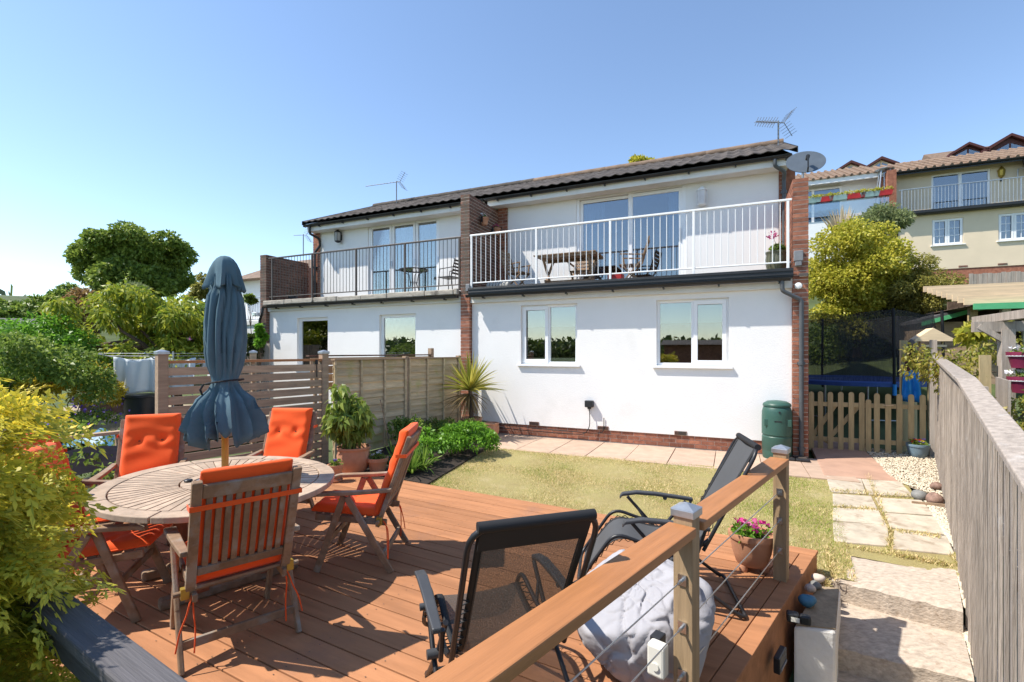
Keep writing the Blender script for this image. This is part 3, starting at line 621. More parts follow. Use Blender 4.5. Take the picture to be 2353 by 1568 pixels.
# upper storey
panel(.36, 6.315, 3.10, 5.46, 1.5, 1.72, [(2.13,4.56,3.17,5.38)]).build('upper_wall', 'render_white', H)
f = MB(); ring(f, 2.13, 4.56, 3.17, 5.38, 1.52, 1.62, .07); f.box(3.34, 3.42, 1.523, 1.617, 3.24, 5.31); sdr = f.build('sliding_door', 'upvc', H, bevel=.004)
for a, b, y in ((2.20, 3.40, 1.575), (3.36, 4.49, 1.535)):
    lf = MB(); ring(lf, a, b, 3.25, 5.30, y, y+.035, .075); lf.build('door_leaf', 'upvc', sdr, bevel=.004)
    MB().box(a+.07, b-.07, y+.014, y+.021, 3.32, 5.23).build('pane', 'glass_door', sdr)
MB().box(4.43, 4.455, 1.495, 1.535, 4.15, 4.42).build('door_handle', 'galv', sdr, bevel=.006)
def curtain(par, x0, x1, y, z0, z1, folds, mt='curtain', amp=.035):
    n = folds*8; mb = MB(); mb.grid(None, n, 5, lambda i, j: (x0+(x1-x0)*i/(n-1), y+amp*math.sin(i/8*2*math.pi)+.01*math.sin(i*.7+j), z0+(z1-z0)*j/4)); return mb.build('curtain', mt, par, smooth=80)
curtain(H, 2.2, 2.75, 1.80, 3.2, 5.36, 6); curtain(H, 4.18, 4.5, 1.80, 3.2, 5.36, 4)
MB().box(.5, 6.2, 5.6, 5.65, 3.1, 5.5).box(.5, 6.2, 1.73, 5.6, 5.46, 5.5).box(.5, 6.2, 1.73, 5.6, 3.05, 3.1).box(.46, .5, 1.73, 5.65, 3.1, 5.5).box(6.2, 6.24, 1.73, 5.65, 3.1, 5.5).build('upper_room', 'interior', H)
# brick piers either side of the upper wall
for x0, x1, top in ((.098, .355, 30), (6.32, 6.405, 31)):
    MB().box(x0+.006, x1-.002, 1.47, 1.7, 3.1, 3.1+top*.075).build('pier_mortar', 'mortar', H)
    for c in range(top):
        a = x0; 
        for L in ((.12, .125) if c % 2 else (.215, .03)) if x1-x0 > .2 else (x1-x0,):
            inst('brick', brick_me(L, .06, .065, 'brick'), H, (a+L/2, 1.492, 3.10+.075*c+.0325)); a += L+.01
# eaves, gutter, roof
MB().box(-.05, 6.46, 1.17, 1.19, 5.34, 5.55).box(-.05, 6.46, 1.19, 1.5, 5.34, 5.355).build('eaves_fascia', 'soffit_white', H)
half_gutter(-.04, 6.50, 1.105, 5.515, .058, [.25+.88*k for k in range(8)], 'black_plastic', H)
rf = MB().prof([(1.13,5.54),(4.2,6.83),(7.4,5.54),(7.4,5.50),(1.13,5.50)], 'x', -.05, 6.50).build('roof', 'concrete_roof', H)
roof_tiles(rf, -.05, 6.58, 1.04, 5.56, 4.22, 6.895)
for k in range(15): MB().tube([(-.05+.445*k,4.22,6.93),(-.05+.445*k+.45,4.22,6.935)], .1, 10).build('ridge_tile', 'tile_red', rf, smooth=50)
MB().prof([(1.02,5.50),(1.02,5.62),(4.2,6.96),(4.2,6.80)], 'x', 6.585, 6.60).build('bargeboard', 'black_plastic', H)
MB().box(.36, 6.405, 1.73, 7.3, -.1, 3.0).box(.36,6.40,5.7,7.3,3.0,5.5).build('rear_wall', 'brick', H)
MB().prof([(1.76,-.1),(7.35,-.1),(7.35,5.46),(4.2,6.75),(1.76,5.70)], 'x', 6.41, 6.63).build('gable_wall', 'brick', H)
downpipe(H, rounded([(6.22,1.10,5.46),(6.22,1.10,5.33),(6.40,1.30,5.26),(6.40,1.42,5.15),(6.40,1.42,3.2)], .05), .036, 'grey_pipe', [(6.40,1.42,4.9)])
downpipe(H, rounded([(6.24,-.12,2.95),(6.24,-.12,2.78),(6.53,-.055,2.62),(6.53,-.055,2.5),(6.53,-.055,-.06)], .05), .036, 'grey_pipe', [(6.53,-.055,1.55),(6.53,-.055,.1)])
MB().box(6.42, 6.56, -.05, -.002, 3.28, 3.46).box(6.44,6.54,-.045,-.003,3.2,3.28).build('lead_flashing', 'lead', H, bevel=.01)
MB().box(.02, .12, -.04, -.002, 3.10, 3.26).build('lead_flashing', 'lead', H, bevel=.01)
# --- party wall, right end wall, left end wall
brick_wall('party_wall', 'brown brick party wall rising between the two balconies', -.13, .097, .33, 1.5, -.10, 3.05, 5.33, 'brick', 'brick_dark')
W2 = brick_wall('end_wall', 'red brick end wall at the right of the white balcony', 6.41, 6.64, .33, 1.5, -.10, 3.05, 4.69)
brick_wall('end_wall', 'dark brick end wall at the left of the black balcony railing', -6.66, -6.42, .33, 1.5, -.10, 3.0, 4.48, 'brick_dark')
# --- the attached neighbour
N_ = thing('terraced_house', 'attached white house with dark balcony railing and three-leaf glazed doors', 'house', (HO.x, HO.y, 0), -TH)
panel(-6.40, -.145, -.1, 3.0, .10, .34, [(-5.34,-4.22,1.30,2.66),(-2.525,-1.42,1.30,2.66)]).build('lower_wall', 'render_white', N_)
window(N_, -5.34, -4.22, 1.30, 2.66, .175, fr=.085); window(N_, -2.525, -1.42, 1.30, 2.66, .175, fr=.075)
MB().box(-6.2, -.4, 3.6, 3.65, .1, 2.95).box(-6.2, -.4, .36, 3.6, 2.9, 2.95).box(-6.2, -.4, .36, 3.6, .1, .15).box(-6.24,-6.2,.36,3.65,.1,2.95).box(-.4,-.36,.36,3.65,.1,2.95).build('room', 'interior', N_)
MB().box(-6.41, -.14, -.02, 1.5, 3.005, 3.12).build('balcony_floor', 'concrete_roof', N_)
cp = MB(); x = -6.40
while x < -.2:
    L = min(random.uniform(.75,1.1), -.14-x); MB().box(x, x+L-.012, -.115+random.uniform(-.012,.012), -.022, 3.035+random.uniform(-.008,.0), 3.16+random.uniform(-.015,.012)).build('coping_stone', 'stone_coping', N_, bevel=.02); x += L
half_gutter(-6.38, -.15, -.11, 3.0, .05, [-5.9+.9*k for k in range(7)], 'black_plastic', N_)
MB().box(-6.41, -.142, .04, .098, 2.87, 3.002).build('fascia', 'soffit_white', N_)
railing(N_, -6.40, -.14, .05, 4.355, 3.275, [-6.24, -4.73, -3.22, -1.71, -.19], 13, 'brown_metal', r=.007, tw=.04)
panel(-5.91, -.14, 3.12, 5.46, 1.5, 1.72, [(-4.10,-1.68,3.2,5.40)]).build('upper_wall', 'render_white', N_)
f = MB(); ring(f, -4.10, -1.68, 3.2, 5.40, 1.53, 1.62, .06); gd = f.build('glazed_door', 'upvc', N_, bevel=.004)
for a, b in ((-4.06,-3.29),(-3.27,-2.48),(-2.46,-1.72)):
    lf = MB(); ring(lf, a, b, 3.25, 5.35, 1.545, 1.60, .075); lf.build('door_leaf', 'upvc', gd, bevel=.004)
    MB().box(a+.07, b-.07, 1.57, 1.578, 3.32, 5.28).build('pane', 'glass', gd)
    sl = MB()
    for k in range(6): xx = a+.09+k*.105; sl.box(xx, xx+.098, 1.66+.012*(k%2), 1.665+.012*(k%2), 3.3, 5.3)
    sl.build('vertical_blind', 'curtain', gd)
    MB().box(b-.012, b+.03, 1.52, 1.545, 4.15, 4.3).build('hinge', 'galv', gd)
MB().box(-5.8, -.4, 5.6, 5.65, 3.1, 5.5).box(-5.8,-.4,1.73,5.6,5.46,5.5).box(-5.8,-.4,1.73,5.6,3.06,3.1).build('upper_room', 'interior', N_)
MB().box(-6.19, -5.914, 1.47, 1.7, 3.1, 5.5).build('pier_mortar', 'mortar', N_)
for c in range(32):
    a = -6.195
    for L in ((.135,.13) if c % 2 else (.215,.05)): inst('brick', brick_me(L, .06, .065, 'brick'), N_, (a+L/2, 1.492, 3.10+.075*c+.0325)); a += L+.01
MB().box(-6.12, -.14, 1.17, 1.19, 5.34, 5.55).box(-6.12,-.14,1.19,1.5,5.34,5.355).build('eaves_fascia', 'soffit_white', N_)
half_gutter(-6.16, -.135, 1.105, 5.515, .058, [-5.6+.9*k for k in range(6)], 'black_plastic', N_)
rf2 = MB().prof([(1.13,5.54),(4.2,6.83),(7.4,5.54),(7.4,5.50),(1.13,5.50)], 'x', -6.15, -.052).build('roof', 'concrete_roof', N_)
roof_tiles(rf2, -6.15, -.06, 1.04, 5.56, 4.22, 6.895)
for k in range(14): MB().tube([(-6.18+.44*k,4.22,6.93),(-6.18+.44*k+.445,4.22,6.935)], .1, 10).build('ridge_tile', 'tile', rf2, smooth=50)
MB().prof([(1.02,5.50),(1.02,5.62),(4.2,6.96),(4.2,6.80)], 'x', -6.18, -6.165).build('bargeboard', 'black_plastic', N_)
MB().box(-6.18, -.14, 1.74, 7.3, -.1, 3.0).prof([(1.76,3.0),(7.35,3.0),(7.35,5.46),(4.2,6.75),(1.76,5.70)], 'x', -6.10, -5.95).build('gable_wall', 'brick', N_)
downpipe(N_, rounded([(-5.95,1.10,5.46),(-5.95,1.10,5.25),(-5.86,1.38,5.15),(-5.86,1.42,4.95),(-6.06,1.40,4.75),(-6.06,1.40,3.15)], .06), .036, 'black_plastic', [(-6.06,1.40,4.3)])
downpipe(N_, rounded([(-6.42,-.11,2.95),(-6.42,-.13,2.8),(-6.60,-.06,2.62),(-6.60,-.06,2.45),(-6.60,-.06,.0)], .05), .036, 'black_plastic', [(-6.60,-.06,1.9)])
# --- fittings on the houses: things of their own
def lantern(label, p, mt, h=.32, dark=True):
    t = thing('wall_lantern', label, 'lantern', hw(*p), -TH); r = h*.28
    MB().box(-.05, .05, -.02, 0, -.08, .08).bar((0,-.01,.02),(0,-.12,.06),.02,.02).build('bracket', mt, t, bevel=.004)
    MB().lathe([(r*.25,h*.62),(r*.5,h*.56),(r*1.15,h*.40),(r*1.15,h*.37)], 6, (0,-.12,0)).build('cap', mt, t); MB().lathe([(r*.3,-h*.5),(r*.9,-h*.44),(r*1.0,-h*.36)], 6, (0,-.12,0)).build('base', mt, t)
    c = MB()
    for k in range(6): a = k*math.pi/3; c.tube([(r*math.cos(a), -.12+r*math.sin(a), -h*.36),(r*1.08*math.cos(a), -.12+r*1.08*math.sin(a), h*.38)], .007, 5)
    c.build('cage', mt, t); MB().lathe([(r*.85,-h*.34),(r*.95,h*.36)], 6, (0,-.12,0)).build('shade', 'petal_white' if not dark else 'grey_cushion', t)
lantern('white caged lantern on the wall right of the sliding door', (4.89, 1.5, 4.98), 'white_metal', .36, False)
lantern('black box lantern on the white wall above the dark railing', (-5.12, 1.5, 5.13), 'black_paint', .34, True)
t = thing('power_box', 'small black weatherproof socket box on the white wall', 'socket', hw(2.84,.1,.69), -TH)
MB().box(-.085,.085,-.105,-.001,-.065,.07).build('body', 'black_plastic', t, bevel=.012); MB().box(-.03,.03,-.07,-.02,-.10,-.066).build('gland', 'black_plastic', t)
t = MB().tube(rounded([hw(2.84,.04,.62), hw(2.86,.02,.45), hw(2.85,.03,.2), hw(2.72,.06,.06), hw(2.3,.07,.05), hw(1.4,.05,.06), hw(.5,.0,.1)], .1), .009, 6).build('power_cable', 'cord', None, smooth=60)
tag(t, 'black cable running from the socket box along the brick plinth', 'cable')
t = MB().tube(rounded([hw(3.13,.08,.42), hw(3.13,.08,.24), hw(3.12,.06,.13), hw(2.9,.06,.10), hw(2.4,.06,.11), hw(1.5,.05,.13), hw(.4,.03,.16)], .05), .008, 6).build('irrigation_pipe', 'cord', None, smooth=60)
tag(t, 'thin black pipe clipped along the top of the plinth', 'pipe')
t = MB().lathe([(.055,0),(.06,.03),(.05,.07),(.02,.08)], 14).build('security_sensor', 'white_metal', None, smooth=40); t.location = hw(6.49,-.0,2.86); t.rotation_euler = (R(90),0,-TH); tag(t, 'round white sensor on the red brick end wall', 'sensor')
t = thing('floodlight', 'small floodlight on the red brick end wall under the balcony', 'light', hw(6.56,-.0,3.03), -TH); MB().box(-.07,.07,-.08,0,-.01,.04).build('housing','brown_metal',t,bevel=.006); MB().box(-.055,.055,-.075,-.02,-.014,-.0105).build('lens','switch_cream',t)
t = thing('floodlight', 'white floodlight at the corner of the neighbour under its gutter', 'light', hw(-6.62,-.1,2.78), -TH); MB().box(-.09,.09,-.12,0,-.05,.06).build('housing','white_metal',t,bevel=.012); MB().box(-.07,.07,-.135,-.121,-.03,.04).build('lens','glass',t)
# satellite dish
def dish(label, p, r, yaw, tilt, mt='dish'):
    t = thing('satellite_dish', label, 'satellite dish', p, yaw)
    m = MB(); prof = [(r*k/10, .22*r*(k/10)**2) for k in range(11)] ; m.lathe(prof, 36); m.lathe([(rr, z+.008) for rr, z in prof[::-1]], 36)
    Mx = Matrix.Rotation(R(90)-tilt, 4, 'X'); m.v = [tuple(Mx @ Vector(v)) for v in m.v]; m.build('reflector', mt, t, smooth=60)
    e = Mx @ Vector((0, -r*.35, r*.85)); MB().tube([Mx @ Vector((0,-r*.95,.2*r)), Mx @ Vector((0,-r*.9,r*.5)), e], .013, 7).build('arm', 'black_plastic', t); 
    d = (Mx @ Vector((0,0,0)) - e).normalized(); MB().tube([e, e+d*.09], .032, 10).build('feed_horn', 'black_plastic', t, smooth=40)
    MB().tube([(0,.05,-.02),(0,.22,-.05),(0,.22,-r*1.1)], .02, 8).build('mast', 'galv', t)
dish('dark grey satellite dish on top of the red brick end wall', hw(6.62,.25,4.98), .30, R(-22), R(36))
# television aerials
def aerial(label, p, h, n, boom, yaw, el=.11, mesh_refl=True, grid=False):
    t = thing('tv_aerial', label, 'aerial', p, yaw)
    MB().tube([(0,0,-.4),(0,0,h)], .018, 7).build('mast', 'lead', t); MB().tube([(.15,0,h-.03),(-boom,0,h-.03)], .011, 6).build('boom', 'lead', t)
    for k in range(n):
        x = -boom+.02+(boom-.1)*k/(n-1); q = el*(.75+.5*k/n)
        MB().tube([(x,-q,h-.05),(x,q,h-.01)], .006, 5).build('element', 'lead', t)
        if grid: MB().tube([(x,-q*.8,h+.04),(x,q*.8,h-.10)], .006, 5).build('element', 'lead', t)
    for s in (-1, 1):
        if mesh_refl:
            m = MB()
            for k in range(5): zz = h-.03+s*(.05+.055*k); m.tube([(.15+.04*k,-.2,zz),(.15+.04*k,.2,zz)], .005, 4)
            m.tube([(.14,0,h-.03),(.14+.2,0,h-.03+s*.3)], .008, 5); m.build('reflector', 'lead', t)
aerial('thin television aerial above the left part of the tiled roof', hw(-4.95,3.9,6.8), .76, 10, 1.25, R(-20), .06)
aerial('bristly television aerial at the right end of the tiled roof', hw(6.45,3.3,6.58), .52, 8, .55, R(5), .12, True, True)
aerial('small television aerial beyond the neighbour\'s roof edge', far(697,565,19), .45, 6, .4, R(-10), .08)
# ---------------------------------------------------------------- deck
DA = math.atan2(DB.y, DB.x)
def dl(p): return (p[0]*DB.x+p[1]*DB.y, p[0]*DP.x+p[1]*DP.y)
def lx(p0, d, ly):                      # x (deck frame) where a plan line crosses the deck line y = ly
    a = dl(p0); b = dl(d); return a[0] + b[0]*(ly-a[1])/b[1]
RD = Vector((.664,.748)); LD = Vector((.6,.8)); LP = Vector((-4.31,5.95)); YF = dl(DC)[1]; YN = .60
RB = DC - Vector((.135*2.3, .02))       # inner line of the border boards
dk = thing('deck', None, None, (0,0,0), DA); dk['kind'] = 'structure'
y = YF; k = 0
while y > YN:
    y1, y0 = y, y-.1425; g = 0 if k else 0
    pts = [(lx(LP, LD, y0), y0), (lx(RB, RD, y0)-.004, y0), (lx(RB, RD, y1)-.004, y1), (lx(LP, LD, y1), y1)]
    if k == 0: pts[1] = (lx(DC, RD, y0), y0); pts[2] = (lx(DC, RD, y1), y1)
    dz = random.uniform(-.0015,.0015)
    MB().poly(pts, -.028, dz).build('plank', 'decking', dk, bevel=.004); y -= .1515; k += 1
for j in range(2):                      # border boards along the open side
    a = RB + Vector((.1475,0))*j*1.0; 
    o0 = .004 + j*(dl(DC)[0]-dl(RB)[0])/2
    wdt = (lx(DC, RD, 2.0)-lx(RB, RD, 2.0))/2; ya = YF-.152
    x_ = lambda yy, q: lx(RB, RD, yy)+q
    pts = [(x_(YN, j*wdt+.003), YN), (x_(YN, (j+1)*wdt-.003), YN), (x_(ya, (j+1)*wdt-.003), ya), (x_(ya, j*wdt+.003), ya)]
    MB().poly(pts, -.028, .001).build('border_plank', 'decking', dk, bevel=.004)
e0 = dl(DC); 
MB().poly([(lx(DC,RD,YN)-.03,YN),(lx(DC,RD,YN)-.008,YN),(lx(DC,RD,YF-.01)-.008,YF-.01),(lx(DC,RD,YF-.01)-.03,YF-.01)], -.62, -.030).build('fascia_board', 'decking', dk)
MB().poly([(lx(LP,LD,YF),YF-.032),(lx(DC,RD,YF)-.04,YF-.032),(lx(DC,RD,YF)-.04,YF-.012),(lx(LP,LD,YF),YF-.012)], -.4, -.030).build('fascia_board', 'decking', dk)
SV_, SF_ = [], []
for xj in np.arange(-6.0, 1.6, .45):
    yy = YF-.035
    while yy > YN:
        for q_ in (0, -.075):
            yv = yy+q_
            if lx(LP,LD,yv)+.05 < xj < lx(RB,RD,yv)-.03:
                n0 = len(SV_); c0 = (xj+random.uniform(-.004,.004), yv); SV_ += [(c0[0]+.0042*math.cos(a_*1.047), c0[1]+.0042*math.sin(a_*1.047), .0032) for a_ in range(6)]; SF_.append(tuple(range(n0,n0+6)))
        yy -= .1515
tag(MB().add(SV_, SF_).build('screw_heads', 'brown_metal', dk), kind='stuff')
for y in np.arange(YN+.2, YF-.1, .6): MB().box(lx(LP,LD,y)+.05, lx(RB,RD,y)+.2, y-.025, y+.025, -.2, -.0285).build('joist', 'weathered', dk)
# balustrade on the open side
def post_cap(par, p, w):
    m = MB(); z = p[2]; m.box(p[0]-w, p[0]+w, p[1]-w, p[1]+w, z-.03, z+.006)
    m.add([(p[0]-w,p[1]-w,z+.006),(p[0]+w,p[1]-w,z+.006),(p[0]+w,p[1]+w,z+.006),(p[0]-w,p[1]+w,z+.006),(p[0],p[1],z+.032)], [(0,1,4),(1,2,4),(2,3,4),(3,0,4)])
    m.build('post_cap', 'galv', par, bevel=.004)
P1 = Vector((.83,2.30)); P2 = Vector((2.07,3.72)); rdir = (P2-P1).normalized(); ra = math.atan2(rdir.y, rdir.x); L12 = (P2-P1).length; LC = 1.92
bal = thing('deck_balustrade', 'orange-brown handrail on square posts with steel wires at the deck edge', 'balustrade', (P1.x,P1.y,0), ra)
for x in (0, L12, -LC):
    po = MB().box(x-.046, x+.046, -.046, .046, -.02, 1.0).build('post', 'post_wood', bal, bevel=.004); post_cap(po, (x,0,1.003), .056)
    for z in (.68,.46,.235):
        MB().box(x-.055-(.0 if x else 0), x-.0465, -.02, .02, z-.025, z+.025).tube([(x-.056,0,z),(x-.1,0,z)], .008, 6).build('wire_anchor', 'steel', po)
MB().box(.048, L12-.048, -.066, .066, .897, .94).build('handrail', 'handrail_wood', bal, bevel=.006)
MB().box(-LC+.048, -.048, -.066, .066, .897, .94).build('handrail', 'handrail_wood', bal, bevel=.006)
for z in (.68,.46,.235):
    MB().tube([(.047,0,z),(L12-.1,0,z)], .0035, 5).build('wire', 'steel', bal); MB().tube([(-LC+.047,0,z),(-.1,0,z)], .0035, 5).build('wire', 'steel', bal)
PC = P1 - rdir*LC
# weathered near rail
nr = thing('deck_rail', 'weathered grey deck rail running under the golden conifer', 'rail', (PC.x+.025,PC.y+.03,0), DA+math.pi-R(3.2))
MB().box(-.1, 2.9, -.048, .048, .905, .945).build('handrail', 'rail_grey', nr, bevel=.006)
MB().box(-.1, 2.9, -.02, .01, .79, .895).build('rail_board', 'rail_grey', nr)
for x in (1.75, 2.8): MB().box(x-.045, x+.045, -.045, .045, -.02, .904).build('post', 'rail_grey', nr)
MB().box(0, 2.9, -.02, .0, .35, .45).build('rail_board', 'rail_grey', nr); MB().box(0, 2.9, -.02, .0, .1, .2).build('rail_board', 'rail_grey', nr)
# slatted screen and low rail on the far side
la = math.atan2(.8,.6); sc_ = thing('slatted_screen', 'weathered horizontal slat screen between two capped posts behind the table', 'screen', (LP.x,LP.y,0), la); SL = (Vector((-3.0,7.7))-LP).length
for x in (0, SL):
    po = MB().box(x-.055, x+.055, -.055, .055, -.3, 1.74).build('post', 'weathered', sc_, bevel=.004); post_cap(po, (x,0,1.743), .066)
MB().box(.056, SL-.056, -.045, .045, 1.60, 1.635).build('top_rail', 'handrail_wood', sc_)
z = 1.50; k = 0
while z > .02:
    hgt = .100; MB().box(.056, SL-.056, -.036+random.uniform(-.002,.002), -.016, z-hgt/2, z+hgt/2).build('slat', 'weathered', sc_, bevel=.003); z -= .122; k += 1
MB().box(SL-.17, SL-.12, -.0155, .02, .05, 1.6).box(SL*.5-.02,SL*.5+.02,-.0155,.02,.05,1.6).build('batten', 'weathered', sc_)
t = thing('fence_latch', 'thin black rod latch on the right of the slat screen', 'latch', LP.lerp(Vector((-3,7.7)), .93).to_3d(), la); MB().tube([(0,-.06,1.62),(0,-.06,1.35)], .008, 6).box(-.02,.02,-.06,-.036,1.55,1.62).build('rod','black_paint',t)
lr = thing('low_rail', 'low brown rail with grey boards on the left side of the deck', 'rail', (LP.x,LP.y,0), la+math.pi)
MB().box(.06, 2.6, -.045, .045, .795, .83).build('handrail', 'weathered', lr, bevel=.004)
for x in (.40, 1.6): MB().box(x-.05, x+.05, -.04, .04, -.3, .79).build('post', 'weathered', lr)
for z in (.30, .05): MB().box(.1, 2.6, .045, .065, z-.05, z+.05).build('board', 'rail_grey', lr)
n = 24; sh = MB().grid(None, n, 6, lambda i, j: (.15+2.3*i/(n-1), .075+.02*math.sin(i*1.1)+.012*j, .70-.055*j-.03*math.sin(i*.55)**2)); sh.build('shade_netting', 'rail_grey', lr, smooth=60)

# ---------------------------------------------------------------- table
TC = (-2.285, 3.805); tb = thing('garden_table', 'oval slatted teak table with centre ring beside the blue parasol', 'table', (TC[0],TC[1],0), R(-43.7))
TA, TB_ = .93, .81
def ell(r, a): return (r*TA*math.cos(a), r*TB_*math.sin(a))
def sector(r0, r1, a0, a1, z0, z1, n=3):
    pts = [ell(r0, a0+(a1-a0)*i/n) for i in range(n+1)][::-1]; q = [ell(r1, a0+(a1-a0)*i/n) for i in range(n+1)]
    return MB().poly(q + pts, z0, z1)
for k in range(8):
    a0 = k*math.pi/4+.006; sector(.86, 1.0, a0, a0+math.pi/4-.012, .70, .742, 8).build('rim_segment', 'teak_grey', tb, bevel=.006)
for k in range(8): sector(.24, .33, k*math.pi/4+.01, (k+1)*math.pi/4-.01, .712, .741, 4).build('ring_segment', 'teak_grey', tb, bevel=.003)
ns = 60
for k in range(ns):
    a = 2*math.pi*(k+.5)/ns; r0, r1 = .345, .848; g = .0055; w0, w1 = math.pi/ns*r0*.87-g, math.pi/ns*r1*.87-g*1.05
    p0 = Vector(ell(r0,a)); p1 = Vector(ell(r1,a)); dn = (p1-p0).normalized(); q = Vector((-dn.y, dn.x))
    MB().poly([p0-q*w0, p1-q*w1, p1+q*w1, p0+q*w0], .726, .739+random.uniform(-.001,.001)).build('slat', 'teak_grey', tb)
MB().poly([ell(.232, 2*math.pi*i/32) for i in range(32)], .705, .735).build('centre_disc', 'lead', tb, smooth=40)
for s in (-1, 1):
    for q in (-1, 1): MB().box(s*.30-.05, s*.30+.05, q*.22-.05, q*.22+.05, .05, .70).build('leg', 'teak_red', tb, bevel=.008)
    MB().box(s*.30-.045, s*.30+.045, -.46, .46, .0, .075).build('foot', 'teak', tb, bevel=.02)
    MB().box(s*.30-.04, s*.30+.04, -.6, .6, .655, .699).build('bearer', 'teak', tb)
MB().box(-.26, .26, -.03, .03, .20, .27).build('stretcher', 'teak', tb); MB().box(-.7,.7,-.04,.04,.66,.7).build('bearer','teak',tb)
t = MB().lathe([(.028,0),(.03,.012),(.024,.018),(.0001,.019)], 20).build('lid', 'black_plastic', None, smooth=40, loc=(*at(433,1107,.743)[:2], .7425)); tag(t, 'small black round lid lying on the oval table', 'lid')
# ---------------------------------------------------------------- parasol
pr = thing('parasol', 'closed blue canvas parasol tied around its wooden pole through the table', 'parasol', (TC[0]+.045,TC[1]-.03,0), .3)
MB().tube([(0,0,.02),(0,0,2.44)], .025, 14).build('pole', 'amber_wood', pr, smooth=50)
MB().lathe([(.24,0),(.245,.05),(.2,.08),(.05,.11),(.045,.32),(.03,.33)], 28).build('base', 'white_metal', pr, smooth=50)
NF = 64
def canopy(prof, n=128, amp=lambda z: .2, seed=1, hem=None, ridges=14):
    """folded canvas: ridges over the ribs, uneven valleys between, drifting round the pole with height"""
    rr = random.Random(seed); ra_ = sorted((k+rr.uniform(-.36,.36))/ridges for k in range(ridges)); dp = [rr.uniform(.45,1.25) for _ in ra_]; p3 = rr.uniform(0,6); mb = MB(); nj = len(prof)
    def fn(i, j):
        r, z = prof[j]; u = i/n; q = (u + .035*math.sin(z*3.1+p3) + .012*math.sin(z*9+u*20)) % 1.0
        for m in range(ridges):
            a, b = ra_[m], ra_[(m+1) % ridges] + (1 if m == ridges-1 else 0); qq = q if q >= ra_[0] else q+1
            if a <= qq < b or m == ridges-1: break
        t = min(1, max(0, (qq-a)/(b-a))); pl = .38 - dp[m]*math.sin(math.pi*t)**.75 + .10*math.sin(3*math.pi*t+z*4+m); cr = dp[m]*(math.sin(math.pi*t)**.55) - .62; g = min(1, max(0, (z-1.46)/.14)) if z < 2.2 else 0; k = 1 + amp(z)*(pl*(1-g) + cr*g)
        ang = 2*math.pi*u; zz = z + (hem(t, m) if hem and j < 3 else 0)*(1, .6, .25)[min(j,2)]
        return (r*k*math.cos(ang), r*k*math.sin(ang), zz)
    mb.grid(None, n, nj, fn, wrapu=True); return mb
skirt = [(r_*(.94 if z_ < 1.45 else .73), z_) for r_, z_ in [(.272,1.13),(.268,1.17),(.252,1.23),(.226,1.30),(.190,1.38),(.152,1.45),(.128,1.50),(.122,1.525),(.134,1.57),(.152,1.64),(.168,1.74),(.174,1.85),(.170,1.97),(.160,2.08),(.148,2.18),(.136,2.26),(.11,2.34),(.06,2.40)]]
canopy(skirt, 128, lambda z: .50 if z < 1.40 else (.42-.9*(z-1.40) if z < 1.53 else min(.46, .24+.8*(z-1.53))), 4, lambda t, m: -.07*math.sin(math.pi*t)+.055*math.sin(m*1.9)).build('canopy', 'blue_canvas', pr, solid=.004, smooth=80)
canopy([(.118,2.225),(.116,2.25),(.108,2.31),(.094,2.39),(.078,2.44),(.058,2.472),(.034,2.49),(.004,2.497)], 128, lambda z: max(0,.80*(2.48-z)/.24), 9, lambda t, m: .035*math.sin(math.pi*t)-.02*math.sin(m*2.3), 7).build('vent_cap', 'blue_canvas', pr, solid=.004, smooth=80)
n = 24; MB().tube([(.127*math.cos(2*math.pi*i/n), .127*math.sin(2*math.pi*i/n), 1.515+.018*math.sin(2*math.pi*i/n+2)) for i in range(n)], .007, 6, closed=True).tube([(-.13,-.06,1.50),(-.15,-.07,1.46),(-.14,-.06,1.42)], .008, 6).build('tie', 'cord', pr)
for k in range(8):
    a = 2*math.pi*k/8+.2; MB().tube([(.15*math.cos(a),.15*math.sin(a),1.14),(.045*math.cos(a),.045*math.sin(a),1.5),(.03*math.cos(a),.03*math.sin(a),2.3)], .009, 5).build('rib', 'teak', pr)
MB().lathe([(.03,1.28),(.045,1.29),(.045,1.37),(.03,1.38)], 12).build('runner', 'teak', pr, smooth=40)

